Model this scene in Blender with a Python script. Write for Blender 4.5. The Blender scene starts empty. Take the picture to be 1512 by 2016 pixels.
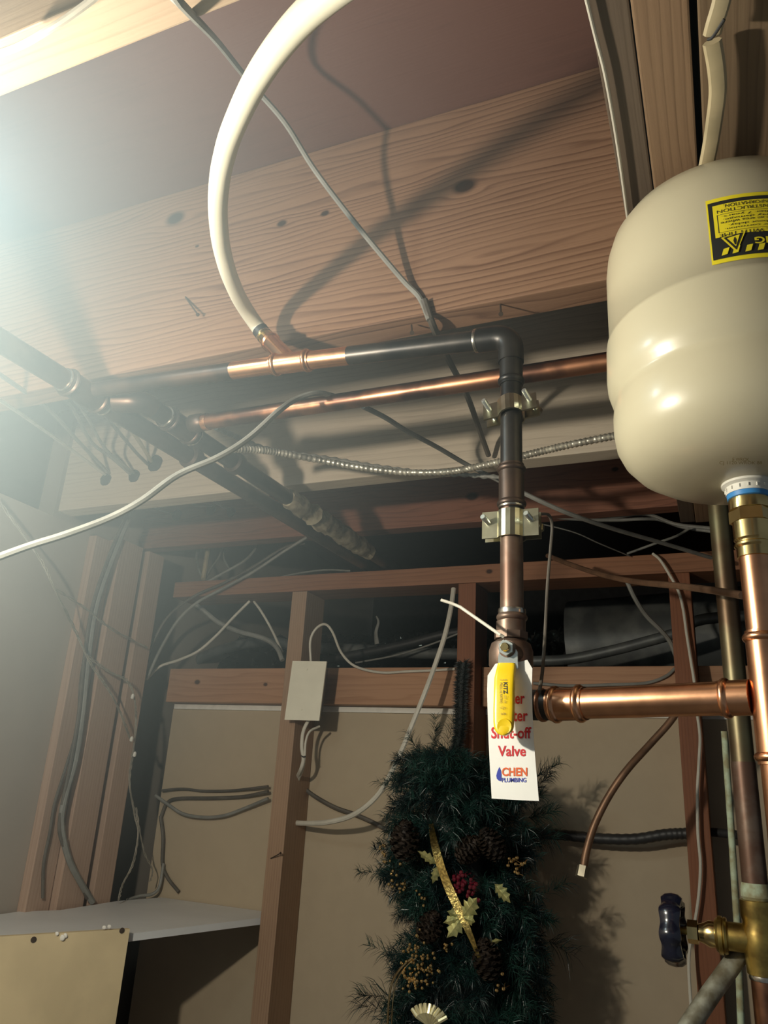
import bpy, bmesh, math, random
import numpy as np
from mathutils import Vector, Matrix
random.seed(7)
scene = bpy.context.scene
col = scene.collection
PI = math.pi

# ------------------------------------------------------------------ camera
F, CX, CY = 1512.0, 756.0, 1008.0
PITCH, ROLL, YAW = math.radians(19.637571), math.radians(3.388936), math.radians(24.079092)
_f = np.array([-math.sin(YAW)*math.cos(PITCH), math.cos(YAW)*math.cos(PITCH), math.sin(PITCH)])
_r = np.array([math.cos(YAW), math.sin(YAW), 0.0]); _u = np.cross(_r, _f)
RT = _r*math.cos(ROLL) + _u*math.sin(ROLL); UP = -_r*math.sin(ROLL) + _u*math.cos(ROLL); FW = _f
cam = bpy.data.objects.new('camera', bpy.data.cameras.new('camera'))
cam.data.sensor_fit = 'VERTICAL'; cam.data.sensor_height = 24.0; cam.data.lens = 24.0*F/2016.0
cam.data.clip_start = 0.01
m = Matrix.Identity(4)
for i in range(3):
    m[i][0], m[i][1], m[i][2] = RT[i], UP[i], -FW[i]
cam.matrix_world = m
col.objects.link(cam); scene.camera = cam

# ------------------------------------------------------------------ world, lights, exposure
vs = scene.view_settings
vs.view_transform = 'Standard'; vs.look = 'None'; vs.gamma = 1.0; vs.use_curve_mapping = False
vs.exposure = 0.0
world = bpy.data.worlds.new('world'); scene.world = world; world.use_nodes = True
world.node_tree.nodes['Background'].inputs[0].default_value = (0.42, 0.47, 0.50, 1)
world.node_tree.nodes['Background'].inputs[1].default_value = 0.23
LAMP = (-0.57, 0.185, 0.245)
ld = bpy.data.lights.new('work_lamp', 'POINT'); ld.energy = 23.5; ld.color = (1.0, 0.94, 0.78); ld.shadow_soft_size = 0.016
lo = bpy.data.objects.new('work_lamp', ld); lo.location = LAMP; col.objects.link(lo)
ld2 = bpy.data.lights.new('glare_lamp', 'POINT'); ld2.energy = 3.4; ld2.color = (0.70, 0.93, 1.0); ld2.shadow_soft_size = 0.045  # added unseen lamp, lights the haze that imitates lens glare
lo2 = bpy.data.objects.new('glare_lamp', ld2); lo2.location = FW*.72 + RT*.72*(-190-CX)/F - UP*.72*(330-CY)/F; col.objects.link(lo2)

# ------------------------------------------------------------------ geometry helpers
def ray(x, y): return FW + RT*(x-CX)/F - UP*(y-CY)/F
def P(x, y, Y):
    r = ray(x, y); return Vector(r*Y/r[1])
def PZ(x, y, Z):
    r = ray(x, y); return Vector(r*Z/r[2])
def PX(x, y, X):
    r = ray(x, y); return Vector(r*X/r[0])
def PD(x, y, d): return Vector(ray(x, y)*d)

class G:
    """one mesh under construction, in world coordinates"""
    def __init__(s): s.v = []; s.f = []; s.m = []; s.cur = 0
    def mat(s, k): s.cur = k; return s
    def add(s, vs_, fs_):
        b = len(s.v); s.v += [tuple(v) for v in vs_]
        s.f += [tuple(b+i for i in f) for f in fs_]; s.m += [s.cur]*len(fs_)
        return s
    def box(s, lo, hi, c=0.0, fr=None):
        (x0,y0,z0),(x1,y1,z1) = lo, hi
        if c <= 0:
            vv = [(x,y,z) for x in (x0,x1) for y in (y0,y1) for z in (z0,z1)]
            ff = [(0,1,3,2),(4,6,7,5),(0,4,5,1),(2,3,7,6),(0,2,6,4),(1,5,7,3)]
        else:
            bm = bmesh.new(); bmesh.ops.create_cube(bm, size=1)
            for v in bm.verts: v.co = ((x0+x1)/2+v.co.x*(x1-x0), (y0+y1)/2+v.co.y*(y1-y0), (z0+z1)/2+v.co.z*(z1-z0))
            bmesh.ops.bevel(bm, geom=bm.edges[:], offset=c, segments=2, affect='EDGES', profile=0.6)
            bm.verts.index_update()
            vv = [v.co.copy() for v in bm.verts]; ff = [[v.index for v in f.verts] for f in bm.faces]; bm.free()
        if fr is not None: vv = [fr @ Vector(v) for v in vv]
        return s.add(vv, ff)
    def tube(s, pts, r, n=10, ry=None, mod=None, side=None, cap=True):
        pts = [Vector(p) for p in pts]; N = len(pts); rings = []
        t0 = (pts[1]-pts[0]).normalized()
        a = Vector(side) if side is not None else (Vector((0,0,1)) if abs(t0.z) < .9 else Vector((1,0,0)))
        nrm = (a - t0*a.dot(t0)).normalized()
        vv = []
        for i, p in enumerate(pts):
            t = (pts[min(i+1,N-1)] - pts[max(i-1,0)]).normalized()
            nrm = (nrm - t*nrm.dot(t)).normalized(); b = t.cross(nrm)
            rr = (r[i] if isinstance(r, (list,tuple)) else r) * (mod(i) if mod else 1)
            r2 = rr if ry is None else ry*(mod(i) if mod else 1)
            for k in range(n):
                an = 2*PI*k/n
                vv.append(p + nrm*math.cos(an)*rr + b*math.sin(an)*r2)
        ff = [(i*n+k, i*n+(k+1)%n, (i+1)*n+(k+1)%n, (i+1)*n+k) for i in range(N-1) for k in range(n)]
        if cap: ff += [tuple(range(n-1,-1,-1)), tuple((N-1)*n+k for k in range(n))]
        return s.add(vv, ff)
    def lathe(s, prof, origin, axis=(0,0,1), n=32, hexa=False):
        o = Vector(origin); ax = Vector(axis).normalized()
        a = Vector((0,0,1)) if abs(ax.z) < .9 else Vector((1,0,0))
        u = (a-ax*a.dot(ax)).normalized(); w = ax.cross(u); vv = []
        for r, h in prof:
            for k in range(n):
                an = 2*PI*k/n
                vv.append(o + ax*h + u*math.cos(an)*r + w*math.sin(an)*r)
        N = len(prof)
        ff = [(i*n+k, i*n+(k+1)%n, (i+1)*n+(k+1)%n, (i+1)*n+k) for i in range(N-1) for k in range(n)]
        ff += [tuple(range(n-1,-1,-1)), tuple((N-1)*n+k for k in range(n))]
        return s.add(vv, ff)
    def prism(s, pts, d):
        """closed polygon pts (world) extruded by vector d"""
        n = len(pts); d = Vector(d); vv = [Vector(p) for p in pts] + [Vector(p)+d for p in pts]
        ff = [tuple(range(n-1,-1,-1)), tuple(range(n,2*n))] + [(i,(i+1)%n,n+(i+1)%n,n+i) for i in range(n)]
        return s.add(vv, ff)
    def sphere(s, c, r, n=8, sc=(1,1,1)):
        c = Vector(c); pr = []
        mrows = max(4, n//2+1); vv = [c+Vector((0,0,r*sc[2]))]
        for i in range(1, mrows):
            th = PI*i/mrows
            for k in range(n):
                an = 2*PI*k/n
                vv.append(c+Vector((math.sin(th)*math.cos(an)*r*sc[0], math.sin(th)*math.sin(an)*r*sc[1], math.cos(th)*r*sc[2])))
        vv.append(c-Vector((0,0,r*sc[2]))); L = len(vv)-1
        ff = [(0,1+k,1+(k+1)%n) for k in range(n)]
        for i in range(mrows-2):
            ff += [(1+i*n+k, 1+(i+1)*n+k, 1+(i+1)*n+(k+1)%n, 1+i*n+(k+1)%n) for k in range(n)]
        b = 1+(mrows-2)*n
        ff += [(L, b+(k+1)%n, b+k) for k in range(n)]
        return s.add(vv, ff)
    def build(s, name, mats, parent=None, smooth=True, loc=None, auto=35):
        mats = mats if isinstance(mats, (list,tuple)) else [mats]
        if parent is not None:
            off = Vector(parent.get('_o', (0,0,0)))
        elif loc is not None: off = Vector(loc)
        else: off = Vector(s.v[0]) if s.v else Vector()
        me = bpy.data.meshes.new(name)
        me.from_pydata([tuple(Vector(v)-off) for v in s.v], [], s.f)
        for mm in mats: me.materials.append(mm)
        for p, k in zip(me.polygons, s.m): p.material_index = k; p.use_smooth = smooth
        bm = bmesh.new(); bm.from_mesh(me); bmesh.ops.recalc_face_normals(bm, faces=bm.faces[:])
        if smooth:
            for e in bm.edges:
                if len(e.link_faces) == 2 and e.calc_face_angle(0) > math.radians(auto): e.smooth = False
        bm.to_mesh(me); bm.free()
        o = bpy.data.objects.new(name, me); col.objects.link(o)
        if parent is not None: o.parent = parent
        else: o.location = off
        o['_o'] = tuple(off)
        return o

def thing(name, label, cat, loc, group=None):
    o = bpy.data.objects.new(name, None); col.objects.link(o); o.empty_display_size = 0.02
    o.location = loc; o['label'] = label; o['category'] = cat; o['_o'] = tuple(loc)
    if group: o['group'] = group
    return o
def tag(o, label, cat, group=None):
    o['label'] = label; o['category'] = cat
    if group: o['group'] = group
    return o
def structure(o): o['kind'] = 'structure'; return o
def smooth_path(pts, k=6):
    pts = [Vector(p) for p in pts]
    if len(pts) < 3: return [pts[0].lerp(pts[-1], i/k) for i in range(k+1)]
    out = []; ext = [pts[0]*2-pts[1]] + pts + [pts[-1]*2-pts[-2]]
    for i in range(1, len(ext)-2):
        a, b, c, d = ext[i-1:i+3]
        for j in range(k):
            t = j/k
            out.append(0.5*((2*b)+(c-a)*t+(2*a-5*b+4*c-d)*t*t+(3*b-a-3*c+d)*t**3))
    out.append(pts[-1]); return out
def frame(o, x, z):
    """matrix with local x, local z, origin o"""
    x = Vector(x).normalized(); z = Vector(z); z = (z-x*z.dot(x)).normalized(); y = z.cross(x)
    M = Matrix.Identity(4)
    for i in range(3): M[i][0], M[i][1], M[i][2], M[i][3] = x[i], y[i], z[i], o[i]
    return M
def text_geo(txt, bold=0.0):
    cu = bpy.data.curves.new('t', 'FONT'); cu.body = txt; cu.size = 1; cu.offset = bold; cu.resolution_u = 3
    ob = bpy.data.objects.new('t', cu); col.objects.link(ob)
    dg = bpy.context.evaluated_depsgraph_get(); ev = ob.evaluated_get(dg); me = ev.to_mesh()
    v = [(q.co.x, q.co.y) for q in me.vertices]; f = [tuple(p.vertices) for p in me.polygons]
    ev.to_mesh_clear(); bpy.data.objects.remove(ob); bpy.data.curves.remove(cu)
    xs = [a for a,_ in v]; ys = [b for _,b in v]; x0, x1, y0, y1 = min(xs), max(xs), min(ys), max(ys)
    return [((a-x0)/(x1-x0), (b-y0)/(y1-y0)) for a,b in v], f

# ------------------------------------------------------------------ materials
def mk(name):
    mt = bpy.data.materials.new(name); mt.use_nodes = True; nt = mt.node_tree
    return mt, nt, nt.nodes['Principled BSDF']
def N(nt, t, **kw):
    n = nt.nodes.new(t)
    for k, v in kw.items():
        if k.startswith('i_'):
            n.inputs[k[2:].replace('_', ' ')].default_value = v
        else: setattr(n, k, v)
    return n
def ramp(nt, stops, src):
    r = nt.nodes.new('ShaderNodeValToRGB'); e = r.color_ramp.elements
    while len(e) < len(stops): e.new(0.5)
    for q, (p, c) in zip(e, stops): q.position = p; q.color = (*c, 1)
    nt.links.new(src, r.inputs[0]); return r
def mat(name, c, rough=0.5, metal=0.0, var=0.12, scale=40.0, bump=0.0, c2=None, spec=0.5, coat=0.0, lo=0.4, hi=0.62):
    mt, nt, b = mk(name); L = nt.links.new
    b.inputs['Roughness'].default_value = rough; b.inputs['Metallic'].default_value = metal
    b.inputs['Specular IOR Level'].default_value = spec
    if coat: b.inputs['Coat Weight'].default_value = coat; b.inputs['Coat Roughness'].default_value = 0.15
    g = N(nt, 'ShaderNodeNewGeometry'); n = N(nt, 'ShaderNodeTexNoise', i_Scale=scale, i_Detail=4.0)
    L(g.outputs['Position'], n.inputs['Vector'])
    c2 = c2 or tuple(max(0, x*(1-var*2)) for x in c)
    r = ramp(nt, [(lo, c2), (hi, c)], n.outputs['Fac']); L(r.outputs[0], b.inputs['Base Color'])
    if bump:
        bp = N(nt, 'ShaderNodeBump', i_Strength=bump, i_Distance=0.001); L(n.outputs['Fac'], bp.inputs['Height']); L(bp.outputs[0], b.inputs['Normal'])
    return mt
def wood(name, light, dark, axis='X', across='Z', period=0.009, dist=1.6, knots=(), blot=0.25, rough=0.62, lines=0.75, seed=0.0, red=None):
    """grain along `axis`, growth lines stacked along `across`; knots = (along, across, radius)"""
    mt, nt, b = mk(name); L = nt.links.new
    g = N(nt, 'ShaderNodeNewGeometry'); sp = N(nt, 'ShaderNodeSeparateXYZ'); L(g.outputs['Position'], sp.inputs[0])
    al = sp.outputs[axis]; ac = sp.outputs[across]
    third = [a for a in 'XYZ' if a not in (axis, across)][0]
    def M_(op, a, bb, c=None):
        n = N(nt, 'ShaderNodeMath', operation=op)
        for i, q in enumerate((a, bb, c)):
            if q is None: continue
            if isinstance(q, (int, float)): n.inputs[i].default_value = q
            else: L(q, n.inputs[i])
        return n.outputs[0]
    spot = None; acc = M_('ADD', ac, M_('MULTIPLY', sp.outputs[third], 0.6))
    for (ka, kc, kr) in knots:
        da = M_('SUBTRACT', al, ka); dc = M_('SUBTRACT', ac, kc)
        q = M_('ADD', M_('POWER', M_('DIVIDE', M_('ABSOLUTE', da, 0), kr*2.6), 2.0), M_('POWER', M_('DIVIDE', M_('ABSOLUTE', dc, 0), kr*1.5), 2.0))
        e = M_('POWER', 2.718, M_('MULTIPLY', q, -1.0))
        acc = M_('SUBTRACT', acc, M_('MULTIPLY', M_('MULTIPLY', e, dc), 0.85))
        s2 = M_('ADD', M_('POWER', M_('DIVIDE', M_('ABSOLUTE', da, 0), kr*1.15), 2.0), M_('POWER', M_('DIVIDE', M_('ABSOLUTE', dc, 0), kr*0.8), 2.0))
        e2 = M_('POWER', 2.718, M_('MULTIPLY', s2, -1.0))
        spot = e2 if spot is None else M_('MAXIMUM', spot, e2)
    cb = N(nt, 'ShaderNodeCombineXYZ'); L(M_('MULTIPLY', al, 3.0), cb.inputs[0]); L(M_('MULTIPLY', ac, 22.0), cb.inputs[1]); L(M_('ADD', M_('MULTIPLY', sp.outputs[third], 22.0), seed), cb.inputs[2])
    n1 = N(nt, 'ShaderNodeTexNoise', i_Scale=1.0, i_Detail=2.0); L(cb.outputs[0], n1.inputs['Vector'])
    ph = M_('ADD', M_('DIVIDE', acc, period), M_('MULTIPLY', n1.outputs['Fac'], dist*2.4))
    fr = M_('FRACT', ph, 0)
    ln = ramp(nt, [(0.0, (0,0,0)), (0.55, (.35,.35,.35)), (0.86, (1,1,1)), (1.0, (0,0,0))], fr)
    cb2 = N(nt, 'ShaderNodeCombineXYZ'); L(M_('MULTIPLY', al, 12.0), cb2.inputs[0]); L(M_('MULTIPLY', ac, 420.0), cb2.inputs[1]); L(M_('MULTIPLY', sp.outputs[third], 420.0), cb2.inputs[2])
    n2 = N(nt, 'ShaderNodeTexNoise', i_Scale=1.0, i_Detail=3.0); L(cb2.outputs[0], n2.inputs['Vector'])
    n3 = N(nt, 'ShaderNodeTexNoise', i_Scale=4.0, i_Detail=4.0); L(g.outputs['Position'], n3.inputs['Vector'])
    f1 = M_('MULTIPLY', ln.outputs[0], lines)
    # lines come and go
    f1 = M_('MULTIPLY', f1, M_('ADD', M_('MULTIPLY', n1.outputs['Fac'], 1.2), 0.1))
    f2 = M_('ADD', f1, M_('MULTIPLY', M_('SUBTRACT', n2.outputs['Fac'], 0.5), 0.7))
    f3 = M_('ADD', f2, M_('MULTIPLY', M_('SUBTRACT', n3.outputs['Fac'], 0.5), blot*3))
    mx = N(nt, 'ShaderNodeMix', data_type='RGBA'); mx.inputs[6].default_value = (*light,1); mx.inputs[7].default_value = (*dark,1)
    cl = N(nt, 'ShaderNodeClamp'); L(f3, cl.inputs[0]); L(cl.outputs[0], mx.inputs[0]); out = mx.outputs[2]
    if spot is not None:
        mk2 = N(nt, 'ShaderNodeMix', data_type='RGBA'); mk2.inputs[7].default_value = (dark[0]*.28, dark[1]*.25, dark[2]*.22, 1)
        rr = ramp(nt, [(0.18, (0,0,0)), (0.62, (1,1,1))], spot); L(rr.outputs[0], mk2.inputs[0]); L(out, mk2.inputs[6]); out = mk2.outputs[2]
    L(out, b.inputs['Base Color']); b.inputs['Roughness'].default_value = rough; b.inputs['Specular IOR Level'].default_value = 0.3
    bp = N(nt, 'ShaderNodeBump', i_Strength=0.35, i_Distance=0.0006); L(f2, bp.inputs['Height']); L(bp.outputs[0], b.inputs['Normal'])
    return mt

W_J1 = wood('pine_joist_knotty', (.27,.158,.095), (.11,.050,.027), 'X', 'Z', .0085, 2.2,
            knots=[(-.230,.674,.0125), (-.481,.690,.0065), (-.417,.688,.0055), (-.664,.750,.014), (-.616,.689,.003)], lines=1.0)
W_J2 = wood('weathered_joist', (.60,.53,.42), (.33,.28,.22), 'X', 'Z', .012, 1.5, blot=.5, lines=.5, seed=3)
W_J3 = wood('fir_header', (.30,.135,.085), (.12,.05,.034), 'X', 'Z', .014, 2.5, blot=.4, lines=.6, seed=5, knots=[(-.46,.60,.012), (-.16,.63,.006)])
W_J0 = wood('pale_pine', (.34,.26,.18), (.24,.16,.105), 'X', 'Y', .009, 1.5, blot=.2, lines=.45, seed=9)
W_G1 = wood('girder_dark', (.145,.11,.08), (.07,.05,.036), 'Y', 'X', .008, 1.0, seed=1, lines=.4)
W_G2 = wood('girder_tan', (.29,.19,.115), (.16,.10,.06), 'Y', 'X', .008, 1.0, seed=2, lines=.5)
W_G3 = wood('girder_brown', (.22,.155,.095), (.12,.08,.05), 'Y', 'X', .008, 1.0, seed=4, lines=.5)
W_PL = wood('top_plate_fir', (.27,.125,.065), (.13,.055,.03), 'X', 'Z', .010, 1.5, seed=6, lines=.6, knots=[(-.42,.43,.006)])
W_BK = wood('blocking_pine', (.42,.235,.135), (.25,.115,.06), 'X', 'Z', .016, 1.6, seed=7, lines=.55, knots=[(-1.15,.21,.007), (-.96,.205,.005), (-.16,.195,.007), (-.10,.19,.006)])
W_ST = wood('stud_fir', (.36,.235,.15), (.21,.125,.08), 'Z', 'X', .006, 1.0, seed=8, lines=.6)
W_ST2 = wood('stud_redwood', (.22,.085,.04), (.12,.045,.025), 'Z', 'X', .006, 1.0, seed=11, lines=.5)
W_STL = wood('stud_left_pine', (.44,.31,.23), (.30,.19,.135), 'Z', 'Y', .008, 1.0, seed=12, lines=.5)
W_SUB = wood('subfloor_plywood', (.135,.066,.05), (.08,.038,.029), 'X', 'Y', .02, 2.0, blot=.7, lines=.3, seed=13)
M_DRY = mat('drywall_back_paper', (.46,.375,.262), .9, var=.015, scale=30)
M_LEFT = mat('left_wall_board', (.36,.315,.265), .85, var=.02, scale=10)
M_EDGE = mat('drywall_edge', (.80,.78,.71), .8, var=.05)
M_DARK = mat('dark_void', (.03,.03,.032), .9)  # near-black colour stands in for the unlit space beyond the framing
M_FLOOR = mat('concrete', (.25,.24,.22), .85)
M_TANK = mat('tank_enamel', (.56,.515,.365), .33, var=.02, scale=6, coat=.25)
M_PEX = mat('white_pex', (.62,.60,.48), .38, var=.03, scale=20)
M_COP = mat('copper_new', (.95,.50,.28), .27, 1.0, var=.14, scale=60, bump=.08, lo=.3, hi=.7)
M_COPD = mat('copper_aged', (.56,.27,.15), .36, 1.0, c2=(.16,.08,.055), scale=14, bump=.1, lo=.42, hi=.6)
M_IRON = mat('pipe_oxidised', (.105,.072,.055), .42, .75, c2=(.05,.04,.035), scale=22, bump=.25)
M_IRONB = mat('pipe_black', (.065,.06,.055), .38, .7, c2=(.03,.03,.03), scale=22, bump=.25)
M_RISE = mat('riser_brown_copper', (.20,.145,.11), .42, .6, c2=(.14,.08,.055), scale=40, bump=.12)
M_PATINA = mat('pipe_patina', (.22,.215,.12), .42, .8, c2=(.13,.085,.05), scale=9, bump=.15)
M_VERD = mat('verdigris', (.42,.50,.36), .8, .1, c2=(.27,.25,.14), scale=70, bump=.3)
M_BRASS = mat('brass_new', (.86,.66,.30), .2, 1.0, var=.1, scale=50)
M_BRASSO = mat('brass_old', (.62,.45,.13), .34, 1.0, c2=(.36,.25,.08), scale=60, bump=.2)
M_STEEL = mat('zinc_plate', (.60,.57,.42), .28, 1.0, c2=(.44,.41,.28), scale=40)
M_ZINC = mat('zinc_bright', (.74,.80,.76), .25, .85, var=.05)
M_SOLD = mat('solder', (.72,.68,.60), .25, 1.0, var=.1)
M_BLK = mat('black_enamel', (.012,.014,.03), .22, 0, var=.2, coat=.6)
M_BRUB = mat('black_rubber', (.03,.03,.03), .5)
M_YEL = mat('yellow_vinyl', (.86,.60,.01), .3, var=.02, coat=.4)
M_TAG = mat('tag_card', (.86,.86,.82), .55, var=.01)
M_RED = mat('ink_red', (.62,.02,.03), .6, var=.02)
M_ORG = mat('ink_orange', (.75,.13,.03), .6, var=.02)
M_BLU = mat('ink_blue', (.03,.05,.40), .6, var=.02)
M_INK = mat('ink_black', (.02,.022,.02), .6, var=.02)
M_INKG = mat('ink_grey', (.26,.2,.06), .6, var=.02)
M_LYEL = mat('label_yellow', (.90,.76,.03), .45, var=.02)
M_WPL = mat('white_plastic', (.74,.73,.66), .45, var=.02)
M_BLUR = mat('blue_ring', (.05,.26,.62), .4, var=.05)
M_CW = mat('cable_white', (.62,.59,.50), .5, var=.06, scale=25)
M_CG = mat('cable_grey', (.25,.25,.225), .55, var=.12, scale=25)
M_CD = mat('cable_dark', (.12,.105,.085), .55, var=.15, scale=25)
M_CY = mat('cable_yellowed', (.50,.42,.26), .5, var=.1, scale=25)
M_CB = mat('tube_brown_copper', (.33,.19,.115), .42, .7, c2=(.22,.13,.08), scale=30)
M_BX = mat('armoured_steel', (.80,.77,.64), .38, .7, c2=(.45,.43,.36), scale=60)
M_BOX = mat('box_cover_ivory', (.80,.77,.63), .4, var=.02)
M_SHELF = mat('white_melamine', (.80,.82,.82), .45, var=.02, scale=12)
M_PANEL = mat('fibreboard', (.74,.60,.36), .7, var=.05, scale=14)
M_INS = mat('old_insulation', (.40,.36,.25), .85, 0, c2=(.22,.18,.12), scale=60, bump=.8)
M_NEED = mat('pine_needles', (.016,.055,.042), .36, 0, c2=(.005,.016,.018), scale=18)
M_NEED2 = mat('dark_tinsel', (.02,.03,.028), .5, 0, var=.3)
M_GOLD = mat('gold_glitter', (.86,.66,.22), .28, 1.0, c2=(.45,.34,.12), scale=260, bump=.6)
M_GOLDL = mat('gold_leaf_fabric', (.62,.58,.24), .4, .6, c2=(.35,.36,.15), scale=120, bump=.3)
M_BERG = mat('gold_beads', (.85,.62,.30), .2, 1.0, var=.1)
M_BERR = mat('red_beads', (.13,.008,.02), .22, 0, var=.1, coat=.5)
M_CONE = mat('pinecone_brown', (.040,.027,.018), .6, 0, var=.3)
M_SHELL = mat('shell_gold', (.80,.74,.45), .3, .5, var=.1)
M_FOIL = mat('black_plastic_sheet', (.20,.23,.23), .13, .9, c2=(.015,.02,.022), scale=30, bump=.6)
M_DUCT = mat('duct_grey', (.17,.18,.17), .5, .3, c2=(.10,.11,.11), scale=20)
M_LITE = mat('fairy_light_wire', (.35,.32,.26), .4, 0, var=.2)
M_NAIL = mat('nail_rusty', (.10,.07,.05), .6, .5)

# ------------------------------------------------------------------ room shell
ZJ = 0.505; ZT = 0.80; YW = 1.49; YD = 1.58
structure(G().box((-2.3,-1.2,ZT), (1.0,3.0,ZT+.02)).build('ceiling', W_SUB, smooth=False))
structure(G().box((-1.6,-1.2,-1.55), (1.0,3.0,-1.5)).build('floor', M_FLOOR, smooth=False))
structure(G().box((-1.24,YD,-1.5), (.40,YD+.013,.150)).build('wall_back', M_DRY, smooth=False))
structure(G().box((-1.235,YD-.006,.150), (.30,YD+.014,.1625), .0015).build('trim_1', M_EDGE, smooth=False))
structure(G().box((-1.32,-1.2,-1.5), (-1.27,1.245,.500)).build('wall_left', M_LEFT, smooth=False))
structure(G().box((-1.40,1.2,-1.5), (-1.35,3.0,.80)).build('wall_left', M_LEFT, smooth=False))
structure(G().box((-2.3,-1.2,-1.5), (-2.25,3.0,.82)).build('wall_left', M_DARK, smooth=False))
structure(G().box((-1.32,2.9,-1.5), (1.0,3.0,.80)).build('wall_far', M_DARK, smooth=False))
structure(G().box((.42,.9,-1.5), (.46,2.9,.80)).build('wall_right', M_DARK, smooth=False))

# ------------------------------------------------------------------ joists, girder, plates, studs
def beam(name, lo, hi, mt, label, cat, group=None, c=.0015):
    return tag(G().box(lo, hi, c).build(name, mt, smooth=False, loc=lo), label, cat, group)
beam('ceiling_joist', (-1.6,.263,ZJ), (-.047,.301,ZT-.001), W_J0, 'pale pine ceiling joist in the upper left corner, brightly lit, nearest the viewer', 'joist')
J1 = beam('ceiling_joist', (-1.6,.692,ZJ), (-.047,.730,ZT-.001), W_J1, 'broad orange-brown pine ceiling joist with dark knots, behind the white hose', 'joist')
beam('ceiling_joist', (-1.246,1.117,ZJ), (-.047,1.155,ZT-.001), W_J2, 'weathered grey ceiling joist striped by pipe shadows, behind the two copper pipes', 'joist')
beam('ceiling_joist', (-1.42,YW,.541), (.20,YW+.038,ZT-.001), W_J3, 'dark red-brown joist above the wall, behind the pipe insulation and steel cable', 'joist')
beam('girder_plank', (-.0445,-.6,ZJ), (-.0185,1.488,.74), W_G1, 'dark grey girder plank carrying a thin stapled wire, beside the knotty joist', 'beam')
beam('girder_plank', (-.0175,-.6,ZJ-.002), (.0185,1.488,.74), W_G2, 'tan girder plank between the dark plank and the black gap, above the tank', 'beam')
beam('girder_plank', (.0235,-.6,ZJ-.001), (.078,1.488,.74), W_G3, 'brown girder plank with the flat cream cable running under it', 'beam')
beam('girder_plank', (.080,-.6,ZJ-.003), (.16,1.488,.74), W_G2, 'brown girder plank at the far right edge, above the tank label', 'beam')
beam('top_plate', (-1.22,YW,.408), (.35,YD-.001,.446), W_PL, 'long red-brown top plate lying across the wall studs', 'beam')
beam('wall_stud', (-.883,YW,-1.5), (-.845,YD-.001,.4075), W_ST, 'brown wall stud with the blank ivory box, right of the white shelf', 'stud')
beam('wall_stud', (-.486,YW,-1.5), (-.448,YD-.001,.4075), W_ST2, 'reddish wall stud rising behind the green garland', 'stud')
beam('wall_stud', (-.074,YW,-1.5), (-.036,YD-.001,.4075), W_ST2, 'dark red wall stud with a thin white cable, left of the brass valve', 'stud')
for (y0, y1, z1, lab) in ((1.237,1.297,.49,'leftmost stud on the left wall, beside the bare wall board'),
                          (1.300,1.373,.50,'second left wall stud, with the cable bundle down its face'),
                          (1.397,1.452,.50,'left wall stud nearest the back corner, right of the dark gap')):
    beam('wall_stud', (-1.2695,y0,-1.5), (-1.232 if y0 != 1.237 else -1.248,y1,z1), W_STL, lab, 'stud')
for (x0, x1, lab) in ((-1.235,-.8835,'pale brown blocking board between the left corner and the boxed stud'),
                      (-.8445,-.4865,'orange-brown blocking board between the ivory box and the garland top'),
                      (-.4475,-.0745,'pinkish-brown knotty blocking board right of the shut-off tag'),
                      (-.0355,.30,'short blocking board behind the green-brown pipe')):
    beam('blocking_board', (x0,1.540,.163), (x1,1.5785,.242), W_BK, lab, 'board')

# ------------------------------------------------------------------ shelf and panel
zs = -.262
a = P(250,1826,1.195); b_ = Vector((-1.245,.70,0)); dr = (b_-a); dr.z = 0; dr.normalize(); nn = Vector((-dr.y,dr.x,0)); nn = nn if nn.y < 0 else -nn
top = a.z
Lp = .52
sh = [PZ(330,1765,zs), PZ(516,1793,zs), PZ(527,1799,zs), PZ(524,1806,zs), Vector((a.x,a.y,zs))-nn*.0005, Vector((a.x,a.y,zs))-nn*.0005+dr*.44, Vector((-1.262,.80,zs)), Vector((-1.262,1.235,zs)), Vector((-1.222,1.30,zs)), Vector((-1.225,1.47,zs))]
for p in sh: p.y = min(p.y, 1.575); p.x = max(p.x, -1.262)
g = G().prism(sh, (0,0,-.012))
tag(g.build('shelf_board', M_SHELF, smooth=False), 'white melamine shelf board in the lower left, set against the boxed stud', 'shelf')
pan = thing('fibreboard_panel', 'tan fibreboard panel with screw holes, standing below the white shelf', 'board', (a.x,a.y,-.9))
g = G(); c0 = a+nn*.004
g.prism([c0, c0+dr*Lp, Vector((c0.x+dr.x*Lp, c0.y+dr.y*Lp, -.9)), Vector((c0.x-.004, c0.y, -.9))], nn*.010)
g.build('panel_sheet', M_PANEL, pan, smooth=False)
for (x, y) in ((66,1850),(240,1832)):
    r_ = ray(x,y); n_ = nn; q0 = c0+nn*.0102; t = q0.dot(n_)/Vector(r_).dot(n_); p = Vector(r_)*t
    G().lathe([(.0,0),(.0045,0),(.0045,.0008),(.003,.0010),(0,.0010)], p, n_, 14).build('screw_hole', M_NAIL, pan)
for (x,y,r) in ((122,1846,.006),(128,1842,.005),(112,1838,.004),(205,1826,.004),(215,1824,.004)):
    r_ = ray(x,y); t = (c0+nn*.0102).dot(nn)/Vector(r_).dot(nn); G().sphere(Vector(r_)*t, r, 8, (1,.5,.8)).build('foam_blob', M_EDGE, pan)

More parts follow.
